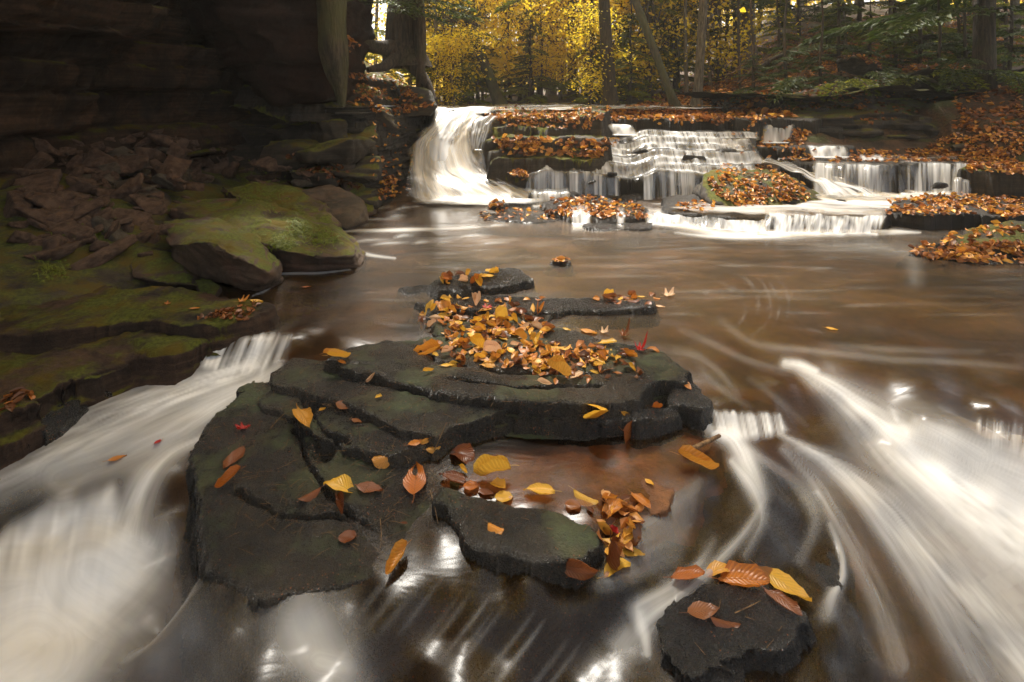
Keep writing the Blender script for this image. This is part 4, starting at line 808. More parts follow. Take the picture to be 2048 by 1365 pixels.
curtain(V1A, .36, .105, [(1628, .8), (1660, .62), (1700, .5), (1740, .5), (1765, .22), (1795, .10)], sc=4.2, run=.20, streak=1.0, apron=.25)
curtain(V1B, .36, .105, [(1792, .95), (1820, .6), (1850, .7), (1880, .45), (1910, .65), (1948, .4)], sc=4.2, run=.22, streak=1.0, apron=.25)
curtain([(1718, 5.9), (1770, 5.85)], .385, .365, .7, sc=5, run=.1)
curtain([(1905, 5.25), (1942, 5.2)], .25, .1, .6, sc=4, run=.12, streak=1.0)
curtain([(1530, 4.36), (1600, 4.34), (1700, 4.32), (1775, 4.31)], .095, .005, [(1530, .8), (1600, .7), (1775, .65)], sc=4.2, run=.16, streak=1.0, slant=-2.5, apron=.12)
curtain([(1290, 4.62), (1330, 4.60), (1450, 4.42), (1535, 4.36)], .05, .005, [(1290, .6), (1340, .7), (1400, .3), (1535, .7)], sc=6, run=.14, streak=.8, apron=.12)
curtain([(1142, 4.62), (1182, 4.60)], .075, .005, .9, sc=5, run=.14)
curtain([(1232, 4.60), (1250, 4.58)], .075, .005, .7, sc=5, run=.12)
curtain([(1062, 5.28), (1140, 5.25)], .115, .01, [(1062, .6), (1085, .3), (1100, .8), (1140, .3)], sc=5, run=.1)
def rows_fall(rows, n=150, sub=7, seed=3, streak=.35, bump=.03):
    A = []
    for i in range(len(rows)-1):
        a = rows[i]; b = rows[i+1]
        for k in range(sub): A.append([a[j]+(b[j]-a[j])*k/sub for j in range(5)])
    A.append(list(rows[-1])); A = np.array(A, float)
    for _ in range(4): A[1:-1] = (A[:-2]+2*A[1:-1]+A[2:])/4
    u = np.linspace(0, 1, n); V = []; fo = []
    for i, (py, x0, x1, Y, dn) in enumerate(A):
        px = x0+(x1-x0)*u; t = i/len(A)
        yy = Y-bump*(fbm(u*5, t*5, 0, 3, seed)*1.4+np.sin(u*PI)*1.5)
        z = CZ-(py-HZ)/F*Y+0*u
        V.append(np.stack([(px-CX)/F*Y, yy, z+.02*vn(u*7, t*9, 2, seed)], -1))
        nn = vn(u*26, t*2.2, 0, seed+2)*.6+vn(u*60, t*3, 0, seed+3)*.4
        e = np.minimum(sst(0, .07+.07*(1+nn), u), sst(0, .08+.09*(1+nn), 1-u))
        fo.append(np.clip(dn*e*(1-streak*.4+streak*nn), 0, 1))
    V = np.concatenate(V)
    o = mesh_np('waterfall', V, grid_faces(len(A), n), M['fall'], attrs={'foam': np.concatenate(fo)}); tag(o, kind='structure')
rows_fall([(215, 868, 1000, 6.5, .7), (220, 868, 985, 6.35, 1.1), (236, 868, 962, 6.2, 1.3), (255, 862, 942, 6.05, 1.5), (272, 838, 943, 5.98, 1.5), (285, 826, 946, 5.93, 1.5), (335, 820, 955, 5.75, 1.4), (348, 822, 975, 5.66, 1.4), (362, 822, 1005, 5.55, 1.3), (378, 822, 1045, 5.46, 1.3), (394, 822, 1090, 5.38, 1.3), (402, 822, 1100, 5.22, .7), (406, 822, 1090, 5.1, 0)], bump=.05, streak=.16)
rows_fall([(232, 955, 1000, 6.0, .7), (246, 945, 985, 5.92, .8), (262, 940, 980, 5.85, .8), (285, 938, 972, 5.8, .7), (300, 940, 965, 5.78, .3)], n=60, streak=.9, seed=8, bump=.01)
rows_fall([(222, 866, 965, 6.30, .3), (250, 858, 950, 6.02, .4), (272, 832, 952, 5.92, .5), (300, 818, 956, 5.84, .35), (345, 814, 985, 5.62, .35), (372, 812, 1045, 5.42, .5), (396, 812, 1110, 5.30, .45), (404, 815, 1120, 5.15, 0)], n=170, streak=1.2, seed=33, bump=.03)
# the wide white run on the right and thin sheets over the ledges
def sheet(poly, z, fo_fn, name='water', step=2.4, mode='pY'):
    P = np.array([XY(a, b) for a, b in poly]); mn = P.min(0); mx = P.max(0); r = step*mn[1]/F
    xs = np.arange(mn[0], mx[0]+r, r); ys = np.arange(mn[1], mx[1]+r, r*2.0); X, Y = np.meshgrid(xs, ys)
    d = sd_poly(X, Y, P)+.03*fbm(X*6, Y*6, 0, 3, 5)
    Z = z+.010*fbm(X*4, Y*4, 0, 3, 6)+.012*vn(X*9, Y*5, 0, 7); PX = CX+X/Y*F; PY = HZ+(CZ-Z)*F/Y
    fo = fo_fn(X, Y, PX, PY)*sst(0, .06, -d)
    V = np.stack([X, Y, Z], -1).reshape(-1, 3); Fc = grid_faces(len(ys), len(xs)); Fc = Fc[d.ravel()[Fc].max(1) < 0]
    V, Fc, fo, fx, fy = compact(V, Fc, fo.ravel(), (X*3).ravel(), (Y*16).ravel())
    o = mesh_np(name, V, Fc, M['water'], attrs={'foam': fo, 'flow': np.stack([fx, fy, fo*0], -1), 'murk': fo*0+.2}); tag(o, kind='structure')
def run_foam(X, Y, PX, PY):
    n = fbm(PX*.006+PY*.01, PY*.16-PX*.012, 0, 4, 4)
    base = np.interp(PY, [368, 385, 400, 415, 425, 436], [1.0, .95, .6, .42, .30, .22])*np.interp(PX, [1400, 1480, 1560, 1700, 1900, 1960], [.4, .7, .9, 1, .9, .2])
    return np.clip(base*(1+1.3*n)+.15*vn(PX*.02, PY*.4, 0, 8), 0, 1)
sheet([(1330, 4.62), (1450, 4.42), (1540, 4.33), (1772, 4.29), (1785, 4.5), (1950, 5.2), (1960, 5.5), (1630, 5.55), (1560, 5.6), (1480, 5.6), (1600, 5.35), (1640, 4.95), (1560, 4.7), (1400, 4.85)], .10, run_foam)
def chute(X, Y, PX, PY): return np.clip(.75+.8*vn(PX*.02, PY*.5, 0, 3), 0, 1)
rows_fall([(318, 1500, 1560, 5.95, .3), (328, 1540, 1610, 5.75, .75), (345, 1590, 1650, 5.5, .7), (362, 1625, 1690, 5.25, .85), (378, 1640, 1740, 5.1, .8), (392, 1640, 1780, 5.0, .3)], n=60, streak=.9, seed=18, bump=.015)
def thin(X, Y, PX, PY): return np.clip(.02+.35*vn(PX*.03, PY*.9, 0, 3), 0, .8)
sheet([(1095, 6.8), (1200, 6.6), (1195, 7.6), (1090, 7.6)], .872, lambda a, b, c, d: np.clip(.6+.6*vn(c*.04, d*2, 0, 2), 0, 1))
sheet([(868, 6.5), (1100, 6.7), (1500, 7.4), (1500, 14), (900, 14), (868, 9)], .868, thin)
sheet([(1590, 5.75), (2050, 5.7), (2000, 6.5), (1600, 6.5)], .372, lambda a, b, c, d: np.clip(.05+.3*vn(c*.03, d, 0, 3), 0, 1))
# ------------------------------------------------------------------ trees
def empty(name, loc, rz=0):
    o = bpy.data.objects.new(name, None); COL.objects.link(o); o.location = loc; o.rotation_euler = (0, 0, rz); o.empty_display_size = .2; return o
def tube(pts, rad, n=12, lobes=0, seed=0, rough=.06, sub=4):
    P = np.array(pts, float); r = np.array(rad, float); tt = np.linspace(0, len(P)-1, (len(P)-1)*sub+1)
    Q = np.stack([np.interp(tt, range(len(P)), P[:, j]) for j in range(3)], 1); rr = np.interp(tt, range(len(r)), r)
    for _ in range(2):
        if len(Q) > 4: Q[1:-1] = (Q[:-2]+2*Q[1:-1]+Q[2:])/4
    T = np.gradient(Q, axis=0); T /= np.linalg.norm(T, axis=1)[:, None]+1e-9
    ref = np.array([0, 1., 0]) if abs(T[:, 1]).mean() < .8 else np.array([0, 0, 1.])
    A = np.cross(T, ref); A /= np.linalg.norm(A, axis=1)[:, None]+1e-9; B = np.cross(T, A)
    th = np.linspace(0, 2*PI, n, endpoint=False); TH, I = np.meshgrid(th, np.arange(len(Q)))
    nz = 1+rough*vn(np.cos(TH)*2.2, np.sin(TH)*2.2, Q[I, 2]*3.0, seed)*2+rough*vn(np.cos(TH)*6, np.sin(TH)*6, Q[I, 2]*1.2, seed+1)
    if lobes:
        h = Q[I, 2]-Q[0, 2]; nz = nz+np.exp(-h/(rr[0]*2.0))*(.55+.55*vn(np.cos(TH)*1.7, np.sin(TH)*1.7, 3.3, seed+2))*lobes
    R_ = rr[I]*nz
    V = Q[I]+A[I]*(R_*np.cos(TH))[..., None]+B[I]*(R_*np.sin(TH))[..., None]
    V = V.reshape(-1, 3); m = len(Q); i = np.arange(m-1)[:, None]*n; j = np.arange(n)[None, :]
    Fc = np.stack([i+j, i+(j+1) % n, i+n+(j+1) % n, i+n+j], -1).reshape(-1, 4)
    return V, Fc
def join(parts):
    Vs = []; Fs = []; k = 0
    for V, Fc in parts: Vs.append(V); Fs.append(Fc+k); k += len(V)
    return np.concatenate(Vs), np.concatenate(Fs)
def cards(pos, dirs, nrm, ln, wd, droop=.15):
    # small leaf-shaped diamonds: one bent quad each
    n = len(pos); d = dirs/(np.linalg.norm(dirs, axis=1)[:, None]+1e-9); s = np.cross(d, nrm); s /= np.linalg.norm(s, axis=1)[:, None]+1e-9
    ln = np.broadcast_to(ln, (n,))[:, None]; wd = np.broadcast_to(wd, (n,))[:, None]
    a = pos; b = pos+d*ln*.45+s*wd*.5; c = pos+d*ln; c = c-np.array([0, 0, 1.])*ln*droop; e = pos+d*ln*.45-s*wd*.5
    V = np.stack([a, b, c, e], 1).reshape(-1, 3); Fc = np.arange(n*4).reshape(-1, 4); return V, Fc
def unit(v): return v/(np.linalg.norm(v, axis=-1, keepdims=True)+1e-9)
def bough(p0, ang, L, droop, rs, dens=1.0, nl=.085, nw=.030):
    # a feathery hemlock bough: main stem, side twigs, needle sprays in nearly level layers
    n = int(12*dens*L/1.0)+4; t = np.linspace(.12, 1, n)
    d = np.array([math.cos(ang), math.sin(ang), 0]); side = np.array([-d[1], d[0], 0])
    stem = p0+d*(t*L)[:, None]+np.array([0, 0, 1.])*(.10*L*t-droop*L*t**2)[:, None]
    pos = []; dr = []
    for sg in (-1, 1):
        tl = L*.42*(1-t**1.6*.75)*(.6+.5*rs.rand(n))
        k = 6
        for q in range(k):
            f = (q+rs.rand(n)*.8)/k
            off = (side*sg*.82+d*.57)
            p = stem+off*(tl*f)[:, None]; p[:, 2] -= .25*tl*f**2+.02*rs.rand(n)
            for w in (-1, 1):
                dd = off+side*w*.5*sg+d*rs.uniform(-.2, .5, n)[:, None]; dd = dd+rs.normal(0, .16, (n, 3)); pos.append(p); dr.append(dd)
    pos = np.concatenate(pos); dr = np.concatenate(dr); nm = np.array([0, 0, 1.])+rs.normal(0, .35, (len(pos), 3))
    V, Fc = cards(pos, dr, nm, nl*rs.uniform(.7, 1.4, len(pos)), nw*rs.uniform(.7, 1.3, len(pos)), .25)
    return V, Fc, stem
def hemlock_proto(seed, z0, z1, R0, R1, step=.28, per=3, dens=1.0, nl=.085, nw=.03, gap=.15):
    rs = np.random.RandomState(seed); parts = []; tw = []
    z = z0
    while z < z1:
        f = (z-z0)/(z1-z0)
        for k in range(per):
            if rs.rand() < gap: continue
            L = (R0*(1-f)+R1*f)*rs.uniform(.55, 1.15); a = rs.uniform(0, 2*PI)
            V, Fc, stm = bough(np.array([0, 0, z+rs.uniform(-.1, .1)]), a, L, rs.uniform(.12, .38), rs, dens, nl, nw)
            parts.append((V, Fc)); tw.append(tube(np.concatenate([[[0, 0, stm[0, 2]-.03]], stm[::3]]), np.linspace(.018, .004, len(stm[::3])+1), 4, sub=1))
        z += step*rs.uniform(.7, 1.3)
    return parts, tw
def clump_proto(seed, z0, z1, Rm, n=5200, ls=.085, layers=26):
    # broadleaf: layered sprays of leaves on thin limbs
    rs = np.random.RandomState(seed); pos = []; tw = []
    for k in range(layers):
        z = rs.uniform(z0, z1); f = (z-z0)/(z1-z0); rr = Rm*(.45+.75*math.sin(PI*min(1, f+.12)))*rs.uniform(.3, 1)
        a = rs.uniform(0, 2*PI); c = np.array([math.cos(a)*rr, math.sin(a)*rr, z+rr*.15]); m = n//layers
        sx = rs.uniform(.35, .8)*Rm*.5; q = rs.normal(0, 1, (m, 3))*np.array([sx, sx, .10+.08*rs.rand()]); q[:, 2] -= .12*(q[:, 0]**2+q[:, 1]**2)
        pos.append(c+q); tw.append(tube([(0, 0, z-rr*.35), tuple(c*.55+np.array([0, 0, -.05])), tuple(c+np.array([0, 0, -.02]))], [.02, .012, .004], 4, sub=3))
        for _ in range(4):
            e = c+rs.normal(0, 1, 3)*np.array([sx, sx, .08]); tw.append(tube([tuple(c), tuple((c+e)/2+np.array([0, 0, .03])), tuple(e)], [.006, .004, .002], 3, sub=1))
    pos = np.concatenate(pos); m = len(pos); dr = rs.normal(0, 1, (m, 3)); dr[:, 2] = dr[:, 2]*.35-.25
    nm = np.array([0, 0, 1.])+rs.normal(0, .55, (m, 3)); V, Fc = cards(pos, dr, nm, ls*rs.uniform(.6, 1.35, m), ls*.8*rs.uniform(.6, 1.2, m), .2)
    return [(V, Fc)], tw
def crown_mesh(name, proto, mat):
    parts, tw = proto; V, Fc = join(parts); V2, F2 = join(tw)
    r = np.repeat(RN.rand(len(V)//4), 4); nz = .5+.5*fbm(V[:, 0]*1.3, V[:, 1]*1.3, V[:, 2]*1.3, 3, 3)
    lc = np.clip(.55*nz+.45*r, 0, .999)
    o = mesh_np(name, np.concatenate([V, V2]), np.concatenate([Fc, F2+len(V)]), [mat, M['twig'] if False else M['bark']], smooth=False, attrs={'lc': np.concatenate([lc, np.zeros(len(V2))])})
    mi = np.zeros(len(Fc)+len(F2), np.int32); mi[len(Fc):] = 1; o.data.polygons.foreach_set('material_index', mi)
    return o
PROTO = {}
def proto(key, fn, mat):
    o = crown_mesh('crown', fn, M[mat]); PROTO[key] = o.data; bpy.data.objects.remove(o)
proto('hem_a', hemlock_proto(1, .25, 6.0, 1.5, .7), 'needle')
proto('hem_b', hemlock_proto(2, .4, 5.0, 1.1, .4, per=4), 'needle')
proto('hem_c', hemlock_proto(3, .15, 2.6, .9, .2, step=.16, per=4, nl=.07, nw=.026), 'needle')
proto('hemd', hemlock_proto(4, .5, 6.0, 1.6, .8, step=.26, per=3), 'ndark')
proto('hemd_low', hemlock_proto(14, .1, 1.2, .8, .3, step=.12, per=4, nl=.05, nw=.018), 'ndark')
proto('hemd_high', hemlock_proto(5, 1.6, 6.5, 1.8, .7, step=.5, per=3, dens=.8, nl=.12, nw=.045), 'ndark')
proto('hem_high', hemlock_proto(6, 2.2, 6.5, 1.8, .6, step=.5, per=3, dens=.8, nl=.12, nw=.045), 'needle')
proto('map_a', clump_proto(7, .9, 6.0, 1.7, n=4300), 'maple')
proto('map_b', clump_proto(8, 1.3, 6.5, 2.0, n=4600), 'maple')
proto('gold_a', clump_proto(9, 1.0, 6.8, 2.0, n=4600, ls=.10), 'gold')
proto('gold_high', clump_proto(10, 2.0, 7.0, 2.2, n=5000, ls=.13), 'gold')
proto('map_low', clump_proto(11, .3, 2.6, .9, n=2200, ls=.07, layers=16), 'maple')
def gz(x, y): return float(terrain(np.array([x]), np.array([y]))[0])
def tree(kind, px, Y, rpx, label, crown, top=9.0, lean=(0, 0), bark='bark', bend=0, group=None, scale=1.0, z=None, cat='tree', taper=.55, rz=None, crown_off=0):
    x = (px-CX)/F*Y; zb = gz(x, Y) if z is None else z; r = rpx*Y/F
    e = empty(kind, (x, Y, zb-.05), 0); tag(e, label, cat, group)
    k = 6; pts = []
    for i in range(k+1):
        t = i/k; h = top*t; pts.append((lean[0]*h+bend*math.sin(t*PI)+.02*math.sin(i*2.1+px), lean[1]*h, h))
    rad = [r*(1-taper*i/k) for i in range(k+1)]
    V, Fc = tube(pts, rad, 14 if rpx > 5 else 8, lobes=.9, seed=int(px), rough=.05, sub=6)
    mesh_np('trunk', V, Fc, M[bark], parent=e)
    if crown:
        c = bpy.data.objects.new('crown', PROTO[crown]); COL.objects.link(c); c.parent = e; c.rotation_euler = (0, 0, R.uniform(0, 6.28) if rz is None else rz); c.scale = (scale, scale, scale)
        c.location = (lean[0]*crown_off, lean[1]*crown_off, crown_off)
    return e
G1 = 'trees standing in the woods behind the falls'
# trunks one can tell apart in the photograph
tree('maple_tree', 1002, 10.5, 11, 'stout leaning trunk rising to the left out of the woods above the tall fall', 'map_b', lean=(-.36, .1), bark='barkmoss', top=8, scale=.8, crown_off=1.2)
tree('birch_tree', 876, 10.0, 4, 'thin pale trunk just right of the left bank', 'map_a', bark='barkpale', top=8, lean=(-.02, 0), scale=.6, crown_off=.4)
tree('leaning_tree', 1352, 8.4, 8.5, 'slender bare tree leaning left over the stream from the leafy bank', None, lean=(-.40, .05), bark='barkmoss', top=6.5, bend=.12, z=.85)
tree('hemlock_tree', 1222, 9.6, 13, 'dark trunk with a spreading foot at the left end of the right bank', 'hem_high', bark='bark', lean=(-.06, 0), z=.86)
tree('hemlock_tree', 1146, 13, 11, 'fuzzy brown trunk right of the golden foliage', 'gold_a', bark='bark', scale=1.1)
tree('maple_tree', 1104, 17, 6, 'left one of two close pale trunks amid golden leaves', 'gold_a', bark='barkpale', lean=(-.01, 0))
tree('maple_tree', 1126, 18, 6, 'right one of two close pale trunks amid golden leaves', 'gold_high', bark='barkpale', lean=(.02, 0))
tree('maple_tree', 1178, 16, 4.5, 'thin grey trunk between the fuzzy brown trunk and the dark one', 'gold_high', bark='barkpale', lean=(.01, 0))
tree('maple_tree', 1372, 11, 4, 'very thin straight trunk right beside the leaning tree', None, bark='barkpale', top=8)
tree('maple_tree', 1332, 14, 6, 'pale trunk behind the top of the leaning tree', 'gold_high', bark='barkpale')
tree('maple_tree', 1394, 9.2, 9, 'pale rough-barked trunk with spread roots on the right bank', 'map_b', bark='barkpale', lean=(.05, 0), scale=.7, crown_off=2)
tree('hemlock_tree', 1474, 12.5, 8, 'dark trunk, left of a close pair on the right bank', 'hemd_high', bark='bark')
tree('maple_tree', 1497, 12.0, 13, 'thick grey trunk, right of a close pair on the right bank', 'gold_high', bark='barkpale')
tree('hemlock_tree', 1478, 9.4, 3, 'sapling-thin stem in front of the close pair of trunks', None, bark='bark', top=5)
tree('hemlock_tree', 1672, 13, 7, 'plain brown trunk standing at the middle of the right hillside', 'hemd_high', bark='bark')
tree('hemlock_tree', 1572, 16, 6, 'distant brown trunk between the thick grey one and the hillside middle', 'hemd_high', bark='bark')
tree('hemlock_tree', 1783, 12.5, 5, 'slim dark trunk high on the right hillside', 'hemd_high', bark='bark')
tree('maple_tree', 1880, 14, 6, 'leaning slim trunk high on the slope left of the big right-hand trunk', 'gold_high', bark='bark', lean=(.16, 0))
tree('hemlock_tree', 1970, 7.0, 19, 'big straight brown trunk near the right edge', 'hemd_high', bark='bark', top=10, taper=.2, z=.50)
tree('hemlock_tree', 2030, 13, 7, 'dim trunk on the slope at the far right edge', 'hemd_high', bark='bark')
# big trunks on the left bank
def bare(name, pts, rad, label, cat='tree', bark='barkmoss', n=18, lobes=0, rough=.09, sub=8, extra=()):
    V, Fc = tube(pts, rad, n, lobes=lobes, seed=int(abs(pts[0][0])*100), rough=rough, sub=sub)
    P = [(V, Fc)]
    for p, r in extra: P.append(tube(p, r, 8, seed=3, rough=.1))
    V, Fc = join(P); e = empty(name, pts[0]); tag(e, label, cat)
    o = mesh_np('trunk', V-np.array(pts[0]), Fc, M[bark], parent=e); return e
bare('old_trunk', [D(685, 214, 4.60), D(681, 180, 4.58), D(672, 140, 4.56), D(664, 90, 4.56), D(664, 0, 4.6), D(664, -150, 4.65), D(660, -400, 4.8), D(655, -700, 5.0)], [.025, .055, .09, .115, .125, .13, .13, .12],
     'grey-brown trunk hanging down the corner of the overhang and tapering to a mossy point')
e = bare('hemlock_tree', [D(812, 135, 6.6), D(810, 80, 6.6), D(809, 0, 6.6), D(808, -200, 6.65), D(806, -500, 6.7), D(804, -900, 6.8)], [.24, .19, .165, .155, .14, .12],
     'big dark trunk on the left bank with thick roots spreading over the ledges', bark='bark', n=24, lobes=.5,
     extra=[([D(795, 95, 6.5), D(760, 95, 6.3), D(725, 88, 6.1), D(700, 80, 6.0)], [.11, .08, .07, .05]), ([D(800, 110, 6.45), D(770, 135, 6.2), D(735, 140, 6.0)], [.09, .06, .03]),
            ([D(835, -40, 6.45), D(838, 60, 6.4), D(842, 130, 6.35), D(838, 190, 6.3), D(848, 214, 6.25)], [.06, .07, .06, .035, .02]), ([D(815, 120, 6.5), D(852, 160, 6.3), D(868, 200, 6.2)], [.10, .06, .03])])
# dark drooping boughs of that tree
def sprig(name, specs, label, mat='ndark', dens=1.0, cat='branch'):
    rs = np.random.RandomState(len(label)); P = []; T = []
    for (p, ang, L, dr) in specs:
        V, Fc, stm = bough(np.array(p), ang, L, dr, rs, dens, .06, .02); P.append((V, Fc)); T.append(tube(stm[::2], np.linspace(.012, .003, len(stm[::2])), 5, sub=1))
    V, Fc = join(P); V2, F2 = join(T); lc = np.repeat(rs.rand(len(V)//4), 4)*.99
    p0 = np.array(specs[0][0]); e = empty(name, tuple(p0)); tag(e, label, cat)
    mesh_np('needles', V-p0, Fc, M[mat], smooth=False, attrs={'lc': lc}, parent=e); mesh_np('stem', V2-p0, F2, M['bark'], parent=e)
sprig('hemlock_bough', [(D(790, -40+i*14, 6.4-i*.1), -.9+i*.18, .9, .25) for i in range(5)], 'dark drooping hemlock boughs at the top left of the woods', dens=.8)
sprig('hemlock_bough', [(D(760, -20+i*14, 6.2), -2.2+i*.6, .8, .3) for i in range(4)], 'hemlock boughs between the two big trunks of the left bank', dens=.8)
# crowd of woodland trees
lab = {'hem_a': 'feathery green hemlock in the middle woods', 'hem_b': 'slim green hemlock in the woods', 'hem_c': 'low young hemlock on the woodland floor', 'hemd': 'dark green hemlock on the shaded right hillside',
       'map_a': 'yellow maple glowing in the woods behind the tall fall', 'map_b': 'taller yellow maple of the far woods', 'gold_a': 'golden-brown tree of the far woods', 'hemd_high': 'tall dark hemlock on the hillside', 'gold_high': 'tall golden tree of the far woods', 'hem_high': 'tall hemlock of the middle woods', 'map_low': 'low yellow maple sapling', 'hemd_low': 'little dark hemlock drooping over the undercut bank'}
kinds = {'hem': 'hemlock_tree', 'map': 'maple_tree', 'gol': 'maple_tree'}
spots = []
def put(kind, px, Y, s=1.0, r=4, bark=None):
    if kind[:4] == 'hemd' and 'low' not in kind and R.random() < .4: return
    if (Y > 12 and R.random() < .38) or (Y > 17 and R.random() < .35): return
    x = (px-CX)/F*Y
    tree(kinds[kind[:3]], px, Y, r, lab[kind], kind, top=(9 if 'low' not in kind and kind != 'hem_c' else 3)*s, lean=(R.uniform(-.04, .04), 0), bark=bark or ('bark' if kind[:3] == 'hem' else R.choice(['bark', 'barkpale'])), scale=s, group=G1, taper=.75)
for px, Y, k, s in [(905, 10.5, 'hem_c', 1.1), (955, 11.5, 'hem_c', .8), (860, 12, 'hem_b', .8), (1060, 11.5, 'hem_c', .8), (1100, 12.5, 'hem_c', 1.0), (1185, 11, 'hem_c', .8), (930, 15, 'hem_b', .8), (1020, 14.5, 'hem_c', 1.0), (1190, 14.5, 'hem_b', .8),
                    (1250, 13, 'hem_a', 1.0), (1290, 12, 'hem_b', 1.0), (1080, 16, 'hem_c', 1.2), (860, 16, 'hem_a', .9),
                    (900, 13, 'map_a', .8), (960, 15, 'map_a', 1.0), (1035, 16.5, 'map_a', 1.0), (1075, 14, 'map_a', .85), (930, 18, 'map_b', 1.0), (1000, 20, 'map_b', 1.0), (1060, 21, 'gold_a', 1.0), (1110, 20, 'gold_a', 1.1), (1150, 19, 'map_b', 1.0),
                    (1200, 20, 'gold_a', 1.1), (1250, 19, 'gold_a', 1.0), (1310, 18, 'gold_a', 1.0), (1360, 19, 'map_b', 1.0), (1420, 18, 'gold_a', 1.0), (1350, 15, 'hem_b', 1.0), (1430, 15, 'hem_a', 1.0), (1530, 14.5, 'hemd', 1.0), (1450, 13, 'hem_b', .9),
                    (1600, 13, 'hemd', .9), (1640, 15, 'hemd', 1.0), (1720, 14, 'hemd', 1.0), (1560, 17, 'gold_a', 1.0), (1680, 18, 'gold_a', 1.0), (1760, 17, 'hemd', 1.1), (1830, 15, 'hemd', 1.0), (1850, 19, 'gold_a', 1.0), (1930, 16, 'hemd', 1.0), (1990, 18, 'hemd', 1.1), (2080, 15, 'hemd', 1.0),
                    (1690, 10.5, 'hem_c', .8), (1790, 9.4, 'hem_c', .6), (1560, 10.5, 'hem_c', .6), (1850, 10.5, 'hem_c', .8), (2010, 9.5, 'hem_c', .8), (1920, 9.5, 'hem_c', .7), (1740, 8.8, 'hem_c', .45),
                    (720, 12, 'hem_a', 1.0), (780, 14, 'map_a', 1.0), (750, 17, 'gold_a', 1.0), (850, 20, 'map_b', 1.0), (690, 15, 'hemd', 1.0), (820, 11, 'map_low', 1.0), (905, 9.6, 'map_low', .5), (1180, 10, 'map_low', .7), (1260, 10.5, 'hem_c', .7), (1300, 11.5, 'map_low', 1.2), (1420, 11.5, 'map_low', 1.1), (1350, 12.5, 'hem_c', 1.2), (1240, 12, 'map_low', 1.2), (1390, 13.5, 'map_a', .7), (1290, 13, 'map_a', .6), (1570, 7.9, 'hemd_low', .8), (1640, 7.7, 'hemd_low', .7), (1880, 7.8, 'hemd_low', .8), (1935, 8.0, 'hemd_low', .9), (1510, 8.2, 'hemd_low', .7), (2020, 7.6, 'hemd_low', 1.2), (1680, 8.6, 'hemd_low', 1.2), (1840, 8.9, 'hemd_low', 1.3), (895, 11.5, 'map_a', .7), (940, 12.2, 'map_low', 1.5), (1065, 12.8, 'map_a', .75), (1030, 13.0, 'map_b', .6), (1120, 14, 'map_a', .8), (1160, 14.5, 'gold_a', .8), (1210, 15, 'gold_a', .85), (1270, 15.5, 'map_a', .9), (1330, 16, 'gold_a', .9), (1400, 15, 'gold_a', .8), (1480, 16, 'map_b', .9), (980, 13.2, 'map_low', 1.4), (1100, 18, 'map_b', 1.0)]:
    put(k, px, Y, s)
for i in range(24):
    Y = R.uniform(22, 36); px = R.uniform(500, 2250)
    k = R.choice(['hem_a', 'gold_a', 'map_b', 'map_a', 'gold_a', 'map_b']) if px < 1500 else R.choice(['hemd', 'gold_a', 'hemd_high', 'hem_a', 'gold_high'])
    put(k, px, Y, R.uniform(.9, 1.2), r=3.2)
for px, Y, k, s_ in [(890, 10.2, 'map_a', .65), (925, 12.5, 'map_b', .7), (965, 13.5, 'map_a', .85), (1010, 12.8, 'map_a', .7), (1050, 14, 'map_b', .8), (1085, 12.0, 'map_a', .6), (1140, 16.0, 'map_b', .9), (1175, 13.0, 'gold_a', .65), (1235, 14.5, 'map_a', .8), (1300, 14, 'gold_a', .7), (1440, 14, 'map_a', .7), (850, 15, 'map_b', .9)]:
    x = (px-CX)/F*Y; tree('maple_tree', px, Y, 3, 'yellow maple near the front of the woods', k, top=7*s_, lean=(R.uniform(-.04, .04), 0), bark=R.choice(['bark', 'barkpale']), scale=s_, group='front yellow maples of the woods', taper=.8)
for i in range(34):
    Y = R.uniform(11, 20); px = R.uniform(1190, 2000) if i % 3 else R.uniform(860, 1200)
    tree('bare_tree', px, Y, R.uniform(2.2, 5.5), 'slim bare trunk standing among the woodland trees', None, top=8, lean=(R.uniform(-.05, .05), 0), bark=R.choice(['bark', 'barkmoss', 'barkpale']), bend=R.uniform(-.1, .1), group='slim bare trunks of the woods')
def far_wood():
    rs = np.random.RandomState(5); n = 42000; Y = rs.uniform(34, 52, n); X = rs.uniform(-1.0, 1.15, n)*Y; h = rs.rand(n)**1.5*6.5
    keep = (fbm(X*.25, Y*.25, h*.3, 3, 2) > -.15+h*.03); X, Y, h = X[keep], Y[keep], h[keep]; n = len(X)
    Z = terrain(X, Y)+h; p = np.stack([X, Y, Z], -1); V, Fc = cards(p, rs.normal(0, 1, (n, 3)), rs.normal(0, 1, (n, 3)), rs.uniform(.2, .5, n), rs.uniform(.2, .4, n))
    lc = np.repeat(np.clip(.5+.4*fbm(X*.2, Y*.2, h*.2, 3, 9)+rs.uniform(-.2, .2, n), 0, .99), 4)
    o = mesh_np('distant_wood', V, Fc, M['gold'], smooth=False, attrs={'lc': lc}); tag(o, 'far mass of golden woodland closing the view', 'woodland', None, 'stuff')
    T = []
    for i in range(90):
        y = R.uniform(26, 55); x = R.uniform(-.9, 1.1)*y; z = gz(x, y); r = R.uniform(.09, .22); T.append(tube([(x, y, z-.2), (x+R.uniform(-.4, .4), y, z+8), (x+R.uniform(-.8, .8), y, z+16)], [r, r*.8, r*.5], 6, sub=2, seed=i))
    V, Fc = join(T); o = mesh_np('distant_trunks', V, Fc, M['bark']); tag(o, 'many far dark trunks among the golden woodland', 'woodland', None, 'stuff')
far_wood()
